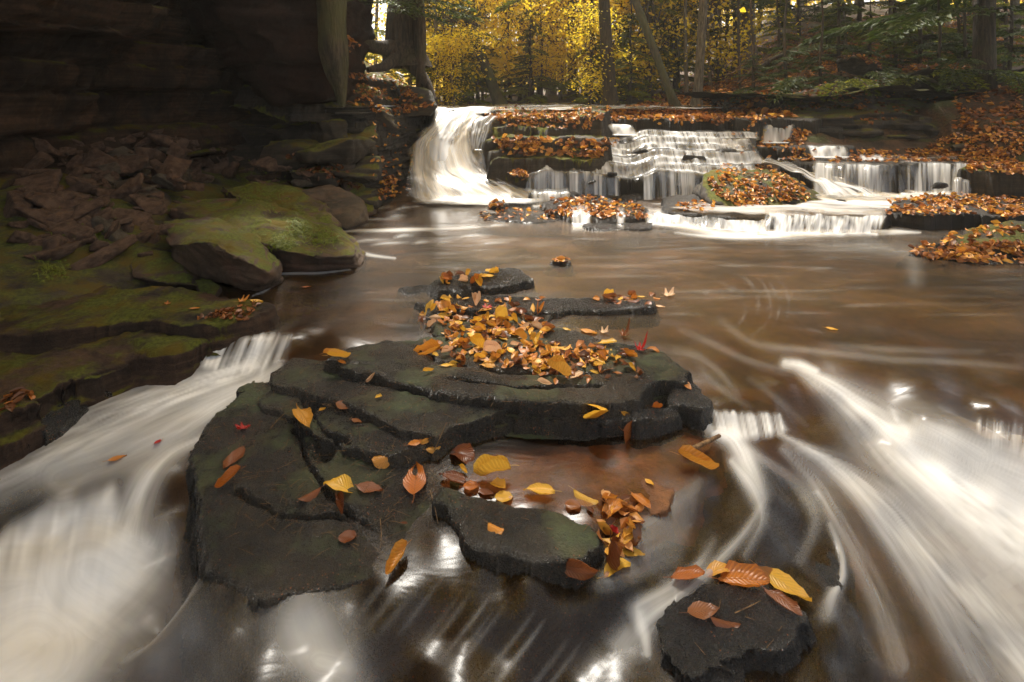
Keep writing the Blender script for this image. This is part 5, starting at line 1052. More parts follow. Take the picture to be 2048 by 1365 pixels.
# fallen things
V, Fc = join([tube([D(1478, 165, 9.0), D(1540, 120, 9.0), D(1600, 95, 9.1), D(1680, 62, 9.2), D(1740, 42, 9.4), D(1790, 34, 9.6)], [.018, .03, .036, .042, .045, .05], 8, seed=5)]+
    [tube([D(1500+i*38, 143-i*13, 9.0), D(1495+i*40, 120-i*15+R.uniform(-5, 30), 8.9), D(1510+i*40, 90-i*12+R.uniform(0, 70), 8.8)], [.012, .008, .003], 5, seed=i) for i in range(8)])
o = mesh_np('fallen_branch', V, Fc, M['bark']); tag(o, 'long dead fallen branch slanting across the right hillside', 'branch')
V, Fc = tube([D(1905, 297, 6.2), D(1960, 290, 6.15), D(2030, 282, 6.1), D(2200, 276, 6.0)], [.03, .06, .07, .07], 12, seed=9)
o = mesh_np('fallen_log', V, Fc, M['bark']); tag(o, 'dark log lying on the ground at the right edge behind the mossy patch', 'log')
V, Fc = join([tube([D(1965, 262, 7.0), D(1935+R.uniform(-8, 8), 272, 6.8), D(1880-i*12, 278+i*5, 6.5)], [.07, .035, .01], 7, seed=i) for i in range(4)])
o = mesh_np('tree_root', V, Fc, M['bark']); tag(o, 'brown roots running left from the big right-hand trunk', 'roots')
V, Fc = join([tube([D(1448+i*3, 236, 7.6), D(1444-i*4+14, 218, 7.5), D(1436+i*7, 200+abs(i-2)*5, 7.4)], [.02, .016, .008], 5, seed=i) for i in range(5)])
o = mesh_np('broken_stump', V, Fc, M['barkpale']); tag(o, 'splintered pale stump at the foot of the leafy right bank', 'stump')
# brush of dead twigs on the right bank
rs = np.random.RandomState(3); T = []
for i in range(46):
    px = rs.uniform(1440, 1640); py = rs.uniform(130, 215); Y = rs.uniform(8.2, 9.2); a = rs.uniform(.2, 1.2); L = rs.uniform(40, 110)
    T.append(tube([D(px, py, Y), D(px+L*.5*math.cos(a), py-L*.5*math.sin(a)+rs.uniform(-8, 8), Y-.1), D(px+L*math.cos(a), py-L*math.sin(a), Y-.2)], [.010, .007, .003], 4, sub=2, seed=i))
V, Fc = join(T); o = mesh_np('dead_brush', V, Fc, M['twig']); tag(o, 'tangle of thin dead twigs on the right bank', 'brush', None, 'stuff')
def fern(px, py, Y, n, L, label):
    p0 = np.array(D(px, py, Y)); rs = np.random.RandomState(int(px)); P = []
    for i in range(n):
        a = -PI/2+rs.uniform(-1.3, 1.3); t = np.linspace(.1, 1, 14); d = np.array([math.cos(a), math.sin(a), 0]); sd_ = np.array([-d[1], d[0], 0])
        l = L*rs.uniform(.7, 1.1); st_ = p0+d*(t*l)[:, None]+np.array([0, 0, 1])*(l*(.45*t-.65*t*t))[:, None]
        for sg in (-1, 1):
            P.append(cards(st_, sd_*sg*1.0+d*.35+np.zeros((14, 3)), np.array([0, 0, 1.])+np.zeros((14, 3)), l*.3*(1.05-t), .03+0*t))
    V, Fc = join(P); o = mesh_np('fern', V-p0, Fc, M['mossleaf'], smooth=False, attrs={'lc': np.repeat(rs.rand(len(V)//4)*.99, 4)}); o.location = tuple(p0); tag(o, label, 'fern')
fern(1785, 200, 6.9, 9, .30, 'bright green fern hanging on the mossy right bank')
fern(1700, 225, 6.95, 7, .22, 'smaller fern at the left of the bright one on the right bank')
fern(1840, 218, 6.95, 7, .24, 'short fern right of the bright one on the right bank')

proto('shade', clump_proto(21, 2.4, 7.5, 3.0, n=9000, ls=.15, layers=30), 'gold')
for i, (x, y, sc) in enumerate([(-4.9, 3.0, .9), (-4.6, 5.0, .9), (-4.6, .2, 1.0)]):  # unseen trees added above the frame to shade the foreground
    e = empty('maple_tree', (x, y, 2.2 if y > 0 else -.2)); tag(e, 'one of the unseen trees added on the cliff top to shade the foreground', 'tree', 'added shade trees on the left cliff')
    V, Fc = tube([(0, 0, -1), (.5, 0, 3), (1.2, -.2, 8)], [.2, .15, .06], 12, seed=i); mesh_np('trunk', V, Fc, M['bark'], parent=e)
    c = bpy.data.objects.new('crown', PROTO['shade']); COL.objects.link(c); c.parent = e; c.location = (1.0, 0, 0 if y > 0 else 1.5); c.rotation_euler = (0, 0, i*1.7); c.scale = (sc,)*3
e = empty('maple_tree', (5.4, 4.6, .8)); tag(e, 'unseen tree added on the right bank to shade the right foreground', 'tree')  # added out of view, its crown darkens the right foreground
V, Fc = tube([(0, 0, -1), (-.3, 0, 2), (-2.2, -.2, 6)], [.2, .16, .06], 12, seed=9); mesh_np('trunk', V, Fc, M['bark'], parent=e)
c = bpy.data.objects.new('crown', PROTO['shade']); COL.objects.link(c); c.parent = e; c.location = (-2.7, -.2, 0); c.rotation_euler = (0, 0, 2.2); c.scale = (.85,)*3
# the misty golden air of the woods
def haze():
    x0, x1, y0, y1, z0, z1 = -62, 64, -15, 61, -3.5, 24
    V = [(x, y, z) for z in (z0, z1) for y in (y0, y1) for x in (x0, x1)]
    Fc = [(0, 2, 3, 1), (4, 5, 7, 6), (0, 1, 5, 4), (2, 6, 7, 3), (0, 4, 6, 2), (1, 3, 7, 5)]
    m = bpy.data.materials.new('haze'); m.use_nodes = True; t = m.node_tree; t.nodes.clear(); out = t.nodes.new('ShaderNodeOutputMaterial'); v = t.nodes.new('ShaderNodeVolumePrincipled')
    v.inputs['Color'].default_value = (1, .93, .78, 1); v.inputs['Density'].default_value = HAZE; v.inputs['Anisotropy'].default_value = .55; t.links.new(v.outputs[0], out.inputs['Volume'])
    o = mesh_np('haze', V, Fc, m, smooth=False); tag(o, 'thin misty air filling the valley and woods', 'haze', None, 'stuff')
HAZE = .0042
haze()

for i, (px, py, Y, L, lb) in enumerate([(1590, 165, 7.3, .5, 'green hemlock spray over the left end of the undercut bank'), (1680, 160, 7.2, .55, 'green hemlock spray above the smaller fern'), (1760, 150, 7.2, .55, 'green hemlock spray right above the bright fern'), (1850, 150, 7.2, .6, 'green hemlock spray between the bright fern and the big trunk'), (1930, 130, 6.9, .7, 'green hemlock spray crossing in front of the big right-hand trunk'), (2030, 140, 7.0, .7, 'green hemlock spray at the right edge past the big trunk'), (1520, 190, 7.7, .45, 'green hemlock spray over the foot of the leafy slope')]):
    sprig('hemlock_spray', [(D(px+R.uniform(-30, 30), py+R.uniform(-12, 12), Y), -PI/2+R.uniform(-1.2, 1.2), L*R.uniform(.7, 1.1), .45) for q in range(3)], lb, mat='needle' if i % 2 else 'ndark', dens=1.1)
# ------------------------------------------------------------------ ray drop
def build_bvh(lst):
    Vs = []; Fs = []; k = 0
    for V, Fc in lst: Vs.append(V); Fs.append(Fc+k); k += len(V)
    return BVHTree.FromPolygons(np.concatenate(Vs).tolist(), np.concatenate(Fs).tolist(), all_triangles=True)
BS = build_bvh(SOLID)
wf = tris(WF); cz = WV[wf].mean(1); BW = build_bvh([(WV, wf)])
ORG = Vector((0, 0, CZ))
def hit(px, py, water=True):
    d = Vector(((px-CX)/F, 1, -(py-HZ)/F)).normalized()
    a = BS.ray_cast(ORG, d, 60); b = BW.ray_cast(ORG, d, 60) if water else (None,)*4
    if a[0] is None and b[0] is None: return None
    if b[0] is not None and (a[0] is None or b[3] < a[3]): return b[0], Vector((0, 0, 1)), True, b[3]
    n = a[1]; n = n if n.dot(d) < 0 else -n
    return a[0], n, False, a[3]
# ------------------------------------------------------------------ leaf shapes (unit length along x)
def leaf_shape(kind, seed, curl=.15, bend=.1, w=.55, nu=11, nv=7):
    rs = np.random.RandomState(seed)
    if kind == 'maple':
        th = np.linspace(-PI, PI, 49)[:-1]; lob = np.zeros_like(th)
        for c, a, s in ((0, 1, .22), (1.05, .82, .2), (-1.05, .82, .2), (2.0, .5, .22), (-2.0, .5, .22)):
            dd = np.abs((th-c+PI) % (2*PI)-PI); lob = np.maximum(lob, a*np.clip(1-dd/ (s*2.2), 0, 1)**.8)
        r = .16+.40*lob+.03*np.sign(np.sin(th*14)); r[np.abs(np.abs(th)-PI) < .3] *= .5
        V = [np.zeros((1, 3))+[.40, 0, 0]]
        for k in (.35, .7, 1.0):
            V.append(np.stack([.40+r*k*np.cos(th), r*k*np.sin(th), 0*th], -1))
        V = np.concatenate(V); F3 = []
        n = 48
        Fc = []
        for j in range(n): Fc.append([0, 1+j, 1+(j+1) % n, 1+(j+1) % n])
        for k in range(2):
            for j in range(n): a = 1+k*n; Fc.append([a+j, a+n+j, a+n+(j+1) % n, a+(j+1) % n])
        Fc = np.array(Fc); ph = rs.uniform(0, 6.28)
        rr = np.hypot(V[:, 0]-.4, V[:, 1]); V[:, 2] = curl*rr*rr*2.2*(1+.6*np.cos(3*np.arctan2(V[:, 1], V[:, 0]-.4)+ph))+bend*(V[:, 0]-.4)**2
        uv = np.stack([V[:, 0], V[:, 1]*1.2+.5], -1)
        # stem
        S, SF = tube([(.30, 0, .004), (.1, .01, .015), (-.12, .03, .03)], [.010, .008, .007], 4, sub=2)
        Fs = np.concatenate([Fc, SF+len(V)]); uv = np.concatenate([uv, np.zeros((len(S), 2))+[.5, .5]]); return np.concatenate([V, S]), Fs, uv
    u = np.linspace(0, 1, nu); v = np.linspace(-1, 1, nv); U, Vv = np.meshgrid(u, v, indexing='ij')
    if kind == 'round': wd = w*np.sqrt(np.clip(1-(2*U-1)**2, 0, 1))*.5
    else: wd = w*.5*np.sin(PI*np.clip(U, 0, 1)**.85)**.8*(1+.04*np.sin(U*60)*(abs(Vv) > .9))
    wd = wd*(1+.12*vn(U*6, Vv*2, 0, seed)) ; x = U.copy(); y = Vv*wd
    ph = curl*2.2; Rr = np.abs(Vv)
    z = curl*wd*Rr**1.6*1.6+bend*4*(U-.5)**2*.5+.02*np.sin(U*38-Rr*4)*Rr*w+.07*vn(U*2.3, Vv*1.2, 5, seed+1)*(1+curl)
    y = y*(1-.35*abs(curl)*Rr)
    V = np.stack([x, y, z], -1).reshape(-1, 3); Fc = grid_faces(nu, nv); uv = np.stack([U, Vv*.5+.5], -1).reshape(-1, 2)
    S, SF = tube([(.03, 0, bend*.5), (-.1, .01, bend*.5+.02), (-.22, .035, bend*.5+.01)], [.012, .009, .008], 4, sub=2)
    return np.concatenate([V, S]), np.concatenate([Fc, SF+len(V)]), np.concatenate([uv, np.zeros((len(S), 2))+.5])
LM = {}
def leaf_mesh(kind, var, mat, w=None):
    key = (kind, var, mat, w)
    if key not in LM:
        cur, ben = [(.12, .05), (.5, .12), (-.35, .15), (.9, .35), (.25, -.25), (1.3, .5)][var % 6]
        V, Fc, uv = leaf_shape(kind, var*7+3, cur, ben, w or {'beech': .52, 'round': .85, 'maple': 1}[kind])
        o = mesh_np('leaf', V, Fc, M[mat], uv=uv, attrs={'lc': np.full(len(V), .02)}); LM[key] = o.data; bpy.data.objects.remove(o)
    return LM[key]
NLEAF = [0]
def frame(t, n):
    t = t.normalized(); n = (n-t*n.dot(t)).normalized(); s = n.cross(t); return Matrix((t, s, n)).transposed()
def leaf_obj(p, rot, L, me, label, group=None, lift=.004):
    o = bpy.data.objects.new('leaf', me); COL.objects.link(o)
    o.matrix_world = Matrix.Translation(p+rot@Vector((0, 0, lift))) @ rot.to_4x4() @ Matrix.Scale(L, 4)
    tag(o, label, 'leaf', group); NLEAF[0] += 1; return o
def leaf(x0, y0, x1, y1, kind, mat, var, label, w=None, lift=.004, tilt=0, group=None, water=True):
    # base and tip seen at these photo points
    xm, ym = (x0+x1)/2, (y0+y1)/2; h = hit(xm, ym, water)
    if h is None: return
    c, n, wt, _ = h; n = (n*.6+Vector((0, 0, .8))).normalized() if n.z > .2 else n
    def on(px, py):
        d = Vector(((px-CX)/F, 1, -(py-HZ)/F)); k = n.dot(c-ORG)/max(1e-6, abs(n.dot(d)))*(1 if n.dot(d) < 0 else -1)
        k = n.dot(c-ORG)/n.dot(d); return ORG+d*k
    a, b = on(x0, y0), on(x1, y1); t = b-a; L = t.length
    if L < .02: L = .02
    if L > .16: L = .16
    rot = frame(t, n)
    if tilt: rot = rot @ Matrix.Rotation(math.radians(tilt), 3, 'Y')
    return leaf_obj(c-t.normalized()*L*.5, rot, L, leaf_mesh(kind, var, mat, w), label, group, lift)
FL = [
 (498, 850, 472, 872, 'maple', 'l_red', 1, 'small bright red maple leaf on the lower left mossy slab'),
 (594, 824, 619, 862, 'beech', 'l_orange', 1, 'golden brown leaf curled lengthwise over the crack above the lower left slab'),
 (489, 898, 447, 940, 'beech', 'l_brown', 0, 'reddish brown leaf near the left edge of the lower slab, below the red maple leaf'),
 (482, 950, 430, 984, 'beech', 'l_orange', 3, 'golden crescent-shaped leaf at the left edge of the lower slab'),
 (709, 985, 646, 962, 'beech', 'l_yellow', 4, 'large bright yellow folded leaf in the middle of the lower slab'),
 (712, 976, 766, 984, 'beech', 'l_brown', 0, 'brown ribbed leaf touching the large yellow folded one'),
 (643, 980, 594, 1003, 'beech', 'l_brown', 2, 'dull brown leaf left of and below the large yellow folded one'),
 (672, 1003, 684, 1040, 'beech', 'l_brown', 5, 'narrow brown leaf standing across the curved crack of the lower slab'),
 (676, 1082, 714, 1076, 'round', 'l_brown', 0, 'round brown leaf low on the lower slab'),
 (790, 910, 744, 922, 'round', 'l_orange', 2, 'ragged amber leaf in the hollow above the big oval leaf'),
 (829, 996, 832, 930, 'beech', 'l_orange', 0, 'big oval amber leaf with clear veins right of the lower slab centre'),
 (814, 1105, 771, 1160, 'beech', 'l_orange', 3, 'wet orange leaf lying alone on the dark rock at the water line'),
 (800, 1050, 815, 1052, 'beech', 'l_brown', 1, 'tiny brown scrap below the big oval amber leaf'),
 (975, 1052, 1008, 1066, 'round', 'l_orange', 2, 'ragged tan leaf in the middle of the mossy wedge'),
 (932, 970, 878, 956, 'beech', 'l_brown', 1, 'dark brown curled leaf at the left corner of the rusty puddle'),
 (919, 940, 935, 952, 'beech', 'l_yellow', 3, 'little crumpled yellow leaf above the dark curled one by the puddle'),
 (1022, 954, 947, 960, 'beech', 'l_yellow', 5, 'long rolled yellow leaf at the front rim of the puddle'),
 (926, 978, 958, 975, 'round', 'l_orange', 0, 'small tan round leaf under the long rolled yellow one'),
 (980, 972, 1011, 982, 'round', 'l_yellow', 1, 'yellow round leaf directly right of the small tan one'),
 (955, 985, 990, 992, 'beech', 'l_brown', 0, 'flat brown leaf squeezed between the tan and the yellow round leaves'),
 (989, 1000, 1026, 998, 'round', 'l_yellow', 0, 'lowest yellow round leaf at the front rim of the puddle'),
 (1110, 990, 1047, 988, 'beech', 'l_yellow', 1, 'pointed yellow leaf floating at the middle of the puddle rim'),
 (1146, 986, 1199, 1010, 'beech', 'l_yellow', 2, 'wavy yellow leaf floating near the right end of the puddle rim'),
 (1129, 1014, 1162, 1016, 'round', 'l_brown', 0, 'brown round leaf just under the wavy yellow one'),
 (1172, 1018, 1190, 1032, 'beech', 'l_brown', 1, 'small rust-coloured leaf between the brown round leaf and the pile'),
 (1205, 1034, 1256, 1003, 'beech', 'l_orange', 4, 'large amber leaf on top of the leaf pile at the puddle outlet'),
 (1204, 1008, 1235, 1000, 'beech', 'l_orange', 3, 'small upturned amber leaf at the upper left of the outlet pile'),
 (1262, 992, 1302, 1024, 'beech', 'l_orange', 1, 'orange leaf at the upper right of the outlet pile, washed by the stream'),
 (1250, 1030, 1290, 1050, 'beech', 'l_brown', 2, 'brown leaf under the washed orange one of the outlet pile'),
 (1206, 1052, 1238, 1074, 'beech', 'l_red', 1, 'shiny red leaf in the outlet pile'),
 (1243, 1094, 1270, 1060, 'beech', 'l_yellow', 1, 'upright yellow-orange leaf at the right side of the outlet pile'),
 (1234, 1102, 1290, 1114, 'beech', 'l_yellow', 0, 'pale yellow pointed leaf sticking out to the right of the outlet pile'),
 (1208, 1150, 1262, 1124, 'beech', 'l_yellow', 4, 'bright orange-yellow leaf at the foot of the outlet pile'),
 (1124, 1124, 1202, 1134, 'beech', 'l_brown', 1, 'big dark brown wet leaf at the left foot of the outlet pile'),
 (1199, 1070, 1210, 1140, 'beech', 'l_brown', 3, 'brown leaf standing on edge in the outlet pile'),
 (1216, 1098, 1246, 1082, 'beech', 'l_orange', 2, 'orange leaf below the red one in the outlet pile'),
 (1222, 1120, 1240, 1090, 'beech', 'l_brown', 5, 'dark curled leaf in the heart of the outlet pile'),
 (902, 902, 946, 924, 'round', 'l_brown', 4, 'drowned brown leaf lying on the puddle floor at the left'),
 (815, 895, 850, 883, 'beech', 'l_orange', 0, 'orange leaf at the left shore of the puddle'),
 (838, 884, 862, 872, 'beech', 'l_orange', 1, 'small shiny leaf at the upper left shore of the puddle'),
 (852, 902, 882, 896, 'beech', 'l_orange', 2, 'orange scrap floating just inside the left shore of the puddle'),
 (1437, 1172, 1540, 1176, 'beech', 'l_orange', 1, 'large wet amber ribbed leaf on the lower right black rock', .72),
 (1412, 1150, 1466, 1137, 'beech', 'l_orange', 4, 'orange leaf partly under the large ribbed one on the lower right rock'),
 (1516, 1142, 1622, 1208, 'beech', 'l_yellow', 0, 'long golden leaf draped over the right edge of the lower right rock', .5),
 (1528, 1186, 1604, 1240, 'beech', 'l_brown', 1, 'dark brown ribbed leaf under the long golden one'),
 (1342, 1164, 1410, 1154, 'beech', 'l_orange', 1, 'orange leaf at the left tip of the lower right rock, washed by foam'),
 (1374, 1232, 1440, 1220, 'beech', 'l_brown', 0, 'left one of two brown leaves flat on the lower right rock'),
 (1420, 1242, 1482, 1256, 'beech', 'l_brown', 2, 'right one of two brown leaves flat on the lower right rock'),
 (1356, 926, 1438, 945, 'beech', 'l_orange', 3, 'long amber leaf under water right of the puddle'),
 (1290, 962, 1308, 974, 'beech', 'l_yellow', 0, 'faint yellowish leaf under water at the right rim of the puddle'),
 (1240, 860, 1278, 878, 'beech', 'l_brown', 0, 'rusty leaf under water below the squared blocks'),
 (846, 750, 868, 743, 'beech', 'l_yellow', 3, 'pale curled leaf on the bare part of the island slab'),
 (880, 735, 908, 732, 'beech', 'l_yellow', 0, 'oval yellow leaf at the front of the drift on the island'),
 (734, 760, 752, 742, 'beech', 'l_pale', 5, 'crumpled tan leaf alone in the crack of the pointed grey slab'),
 (750, 800, 764, 796, 'round', 'l_yellow', 1, 'tiny yellow leaf alone on the pointed grey slab'),
 (890, 708, 830, 714, 'beech', 'l_orange', 3, 'big orange folded leaf at the left end of the drift on the island'),
 (843, 700, 886, 692, 'beech', 'l_orange', 1, 'curled amber leaf just behind the big folded orange one'),
 (939, 692, 974, 706, 'beech', 'l_yellow', 5, 'twisted yellow leaf in the middle of the island drift'),
 (1131, 698, 1093, 694, 'beech', 'l_yellow', 2, 'pale yellow leaf at the back right of the island drift'),
 (1171, 720, 1190, 724, 'round', 'l_yellow', 0, 'left one of two small yellow round leaves at the right of the drift'),
 (1206, 733, 1187, 736, 'round', 'l_yellow', 1, 'right one of two small yellow round leaves at the right of the drift'),
 (1197, 827, 1238, 820, 'beech', 'l_yellow', 5, 'rolled yellow leaf on the squared block at the island tip'),
 (1240, 820, 1260, 828, 'beech', 'l_yellow', 3, 'short yellow leaf next to the rolled one on the squared block'),
 (1304, 822, 1325, 820, 'beech', 'l_orange', 5, 'crumpled amber leaf near the right end of the squared block'),
 (1258, 734, 1272, 746, 'beech', 'l_yellow', 3, 'upright small yellow leaf near the notch of the island'),
 (1178, 744, 1197, 750, 'beech', 'l_yellow', 1, 'yellow leaf pointing down by the front crack of the island'),
 (1093, 742, 1142, 762, 'beech', 'l_orange', 5, 'orange leaf rolled into a tube in front of the drift'),
 (1141, 762, 1166, 750, 'beech', 'l_pale', 1, 'tan leaf joined to the rolled orange tube'),
 (1074, 768, 1104, 772, 'beech', 'l_pale', 3, 'pinkish leaf near the mossy front edge of the island'),
 (1266, 704, 1297, 700, 'maple', 'l_red', 3, 'deep red maple leaf at the right end of the island drift'),
 (1294, 697, 1320, 706, 'beech', 'l_orange', 4, 'orange leaf right beside the deep red maple leaf'),
 (1236, 676, 1262, 670, 'maple', 'l_brown', 3, 'dark maroon maple leaf standing up behind the deep red one'),
 (1196, 692, 1234, 688, 'beech', 'l_yellow', 1, 'broad yellow leaf at the right back of the drift'),
 (1198, 670, 1218, 664, 'maple', 'l_pale', 1, 'pinkish maple leaf at the right back corner of the drift'),
 (966, 620, 984, 612, 'maple', 'l_red', 4, 'pink-red maple leaf on the leaves between the two islets'),
 (1013, 663, 972, 668, 'beech', 'l_yellow', 0, 'long flat yellow leaf at the back of the island drift'),
 (896, 634, 870, 638, 'beech', 'l_yellow', 1, 'yellow leaf at the left of the drifted raft'),
 (1368, 764, 1383, 782, 'beech', 'l_orange', 0, 'single orange leaf on the small black rock at the right end'),
 (1124, 659, 1142, 663, 'beech', 'l_yellow', 0, 'yellow leaf floating alone behind the island drift'),
 (1160, 662, 1194, 669, 'beech', 'l_orange', 0, 'orange leaf drowned behind the island drift'),
 (1324, 596, 1350, 590, 'maple', 'l_pale', 1, 'pale maple leaf floating off the right tip of the long islet'),
 (1310, 614, 1330, 616, 'beech', 'l_pale', 0, 'pale oval leaf floating below the right tip of the long islet'),
 (972, 546, 988, 542, 'round', 'l_yellow', 0, 'bright yellow round leaf on top of the humped islet'),
 (326, 612, 346, 606, 'maple', 'l_orange', 4, 'bright orange maple leaf on the upper left ledge'),
 (470, 607, 500, 602, 'maple', 'l_orange', 1, 'orange maple leaf near the right tip of the upper left ledge'),
 (500, 603, 526, 606, 'beech', 'l_yellow', 0, 'yellow leaf at the wet tip of the upper left ledge'),
 (378, 620, 400, 618, 'beech', 'l_orange', 0, 'orange leaf left of the tip litter on the upper left ledge'),
 (603, 577, 622, 575, 'beech', 'l_orange', 0, 'orange leaf drifting in the dark water right of the nearest boulder'),
 (1650, 658, 1676, 662, 'beech', 'l_yellow', 0, 'yellow leaf drifting alone on the right part of the pool'),
 (646, 716, 678, 706, 'beech', 'l_orange', 3, 'orange leaf at the back edge of the pointed grey slab'),
 (655, 722, 702, 716, 'beech', 'l_yellow', 3, 'yellow curled leaf just in front of the orange one on the pointed slab'),
 (676, 724, 692, 730, 'beech', 'l_orange', 1, 'small orange leaf beneath the yellow curled one'),
 (672, 808, 702, 818, 'beech', 'l_brown', 0, 'rust-brown leaf in the crack below the pointed grey slab'),
 (702, 842, 724, 848, 'beech', 'l_brown', 0, 'faded brown leaf on the middle step of dark rock'),
 (638, 828, 652, 820, 'beech', 'l_yellow', 3, 'small yellowish curled leaf at the crack right of the golden brown one'),
 (214, 926, 254, 914, 'beech', 'l_orange', 0, 'orange leaf washed in the left stream'),
 (308, 892, 326, 880, 'beech', 'l_red', 0, 'reddish leaf washed in the left stream'),
]
for a in FL: leaf(*a, lift=.005, water=True) if len(a) == 8 else leaf(*a[:8], w=a[8], lift=.008)
# individual leaves in the drifts: every one an object, larger ones first
def pt_in(poly):
    xs = [p[0] for p in poly]; ys = [p[1] for p in poly]
    while True:
        x = R.uniform(min(xs), max(xs)); y = R.uniform(min(ys), max(ys)); c = False; j = len(poly)-1
        for i in range(len(poly)):
            if (poly[i][1] > y) != (poly[j][1] > y) and x < (poly[j][0]-poly[i][0])*(y-poly[i][1])/(poly[j][1]-poly[i][1])+poly[i][0]: c = not c
            j = i
        if c: return x, y
DR = [([(830, 700), (880, 690), (880, 650), (850, 600), (1000, 590), (1080, 625), (1070, 660), (1130, 672), (1180, 690), (1250, 690), (1300, 715), (1250, 745), (1100, 745), (1000, 742), (930, 735), (860, 722)], 118, 'one of the orange and brown leaves drifted on the central island and its islets', 'leaves drifted on the central island'),
      ([(860, 640), (1000, 622), (1090, 628), (1060, 660), (960, 690), (900, 690)], 26, 'one of the orange and brown leaves drifted on the central island and its islets', 'leaves drifted on the central island'),
      ([(880, 552), (980, 540), (1000, 552), (930, 572), (885, 572)], 20, 'one of the yellow leaves heaped on the humped islet', 'leaves heaped on the humped islet'),
      ([(1180, 598), (1310, 592), (1312, 606), (1200, 604)], 20, 'one of the leaves along the right end of the long islet', 'leaves on the long islet'),
      ([(820, 620), (870, 610), (870, 640), (830, 640)], 9, 'one of the leaves caught at the left of the drifted raft', 'leaves left of the raft')]
mats = ['l_orange']*5+['l_brown']*7+['l_yellow']*7+['l_pale']*2
def rnd_rot(n, tilt=.35):
    n = (n+Vector((R.gauss(0, tilt), R.gauss(0, tilt), .2))).normalized(); t = Vector((R.gauss(0, 1), R.gauss(0, 1), 0)); return frame(t-n*t.dot(n), n)
for poly, cnt, lb, gr in DR:
    for i in range(cnt):
        x, y = pt_in(poly); h = hit(x, y)
        if not h: continue
        k = R.random(); leaf_obj(h[0], rnd_rot(h[1], .09), R.uniform(.038, .074), leaf_mesh('beech' if k < .85 else 'round', R.randint(0, 5), R.choice(mats)), lb, gr, R.uniform(.0, .006))
print('individual leaves', NLEAF[0])
# the rest of the leaf litter in one object
tmpl = []
for s in range(6):
    V, Fc, uv = leaf_shape('beech', s, [.2, .6, -.4, 1.0, .3, -.2][s], [.1, .3, .15, .4, -.3, .2][s], .6, 4, 3); V = V[:12]; Fc = Fc[(Fc < 12).all(1)]; tmpl.append((V, Fc))
LP = []
def scatter(poly, n0, size=(.035, .062), keep=None, water=False, minz=.25, maxd=60, lift=.01, clus=0, col=None):
    n = int(n0*(.85 if n0 > 250 else 1)); made = 0; tries = 0; ox = R.uniform(0, 99)
    while made < n and tries < n*4:
        tries += 1; x, y = pt_in(poly); h = hit(x, y)
        if not h or h[3] > maxd: continue
        if h[2] and not water: continue
        if h[1].z < minz: continue
        p = h[0]
        if n0 > 100 and n0 < 2000 and noise.noise(Vector((p.x*5+ox, p.y*5, p.z*9))) < R.uniform(-.45, .12): continue
        if clus and noise.noise(p*clus) < -.02: continue
        LP.append((p, rnd_rot(h[1], .4), R.uniform(*size), R.random() if col is None else R.uniform(*col), R.uniform(.003, lift))); made += 1
scatter([(1400, 345), (1450, 330), (1530, 332), (1600, 355), (1620, 400), (1480, 418), (1430, 390)], 620, lift=.02, minz=.2)
scatter([(975, 225), (1210, 240), (1215, 262), (960, 250)], 420, lift=.02)
scatter([(985, 276), (1240, 280), (1210, 316), (1000, 308)], 380, lift=.02, size=(.05, .09))
scatter([(1005, 335), (1060, 340), (1062, 362), (990, 352)], 70, lift=.02)
scatter([(1000, 218), (1200, 228), (1200, 250), (985, 240)], 250)
scatter([(1210, 235), (1450, 238), (1600, 252), (1600, 268), (1440, 250), (1210, 250)], 420, lift=.02)
scatter([(1440, 250), (1620, 262), (1600, 300), (1500, 292)], 180)
scatter([(1480, 296), (1700, 300), (2048, 300), (2048, 345), (1935, 345), (1930, 325), (1640, 326), (1480, 312)], 1100, lift=.02)
scatter([(1775, 400), (1900, 390), (2048, 372), (2048, 440), (1770, 432)], 650, lift=.02)
scatter([(1940, 325), (2048, 320), (2048, 350), (1940, 345)], 120)
scatter([(1870, 480), (1960, 450), (2048, 448), (2048, 470), (1900, 485)], 60)
scatter([(1800, 500), (1880, 490), (2048, 488), (2048, 530), (1850, 520)], 330, water=True, lift=.03)
scatter([(1085, 402), (1200, 390), (1270, 408), (1305, 436), (1150, 438), (1080, 424)], 420, lift=.02)
scatter([(960, 420), (1100, 415), (1110, 440), (960, 442)], 60, water=True)
scatter([(976, 400), (1010, 402), (1002, 414), (978, 414)], 30)
scatter([(1350, 408), (1430, 405), (1440, 425), (1360, 425)], 70, lift=.02)
scatter([(1270, 375), (1330, 372), (1330, 385)], 20)
scatter([(1096, 516), (1142, 518), (1136, 525), (1104, 525)], 22, lift=.02)
scatter([(695, 75), (780, 110), (800, 160), (860, 215), (780, 235), (690, 205), (700, 130)], 520, minz=.15, size=(.035, .06), col=(0, .6))
scatter([(760, 340), (795, 360), (790, 400), (755, 400)], 110, minz=.0, size=(.04, .06))
scatter([(740, 240), (830, 250), (820, 390), (740, 390)], 60, minz=.3)
scatter([(1200, 235), (1400, 170), (1600, 235), (1450, 245)], 1500, lift=.03, size=(.06, .1))
scatter([(1240, 230), (1500, 90), (1700, 40), (2048, 0), (2048, 130), (1900, 145), (1640, 150), (1540, 200), (1450, 240)], 14000, lift=.04, size=(.05, .09), col=(0, .62))
scatter([(1550, 150), (1900, 170), (1950, 260), (1560, 240)], 420, clus=1.5, col=(0, .5))
scatter([(1900, 180), (2048, 170), (2048, 265), (1930, 265)], 420, size=(.05, .08), col=(0, .6))
scatter([(1900, 270), (2048, 265), (2048, 310), (1800, 320)], 500, lift=.03)
scatter([(560, 300), (680, 320), (720, 380), (600, 350)], 120, size=(.03, .05), col=(0, .3))
scatter([(860, 218), (1250, 232), (1250, 212), (860, 205)], 300)
scatter([(380, 640), (520, 605), (500, 640)], 70, size=(.02, .04), col=(0, .4))
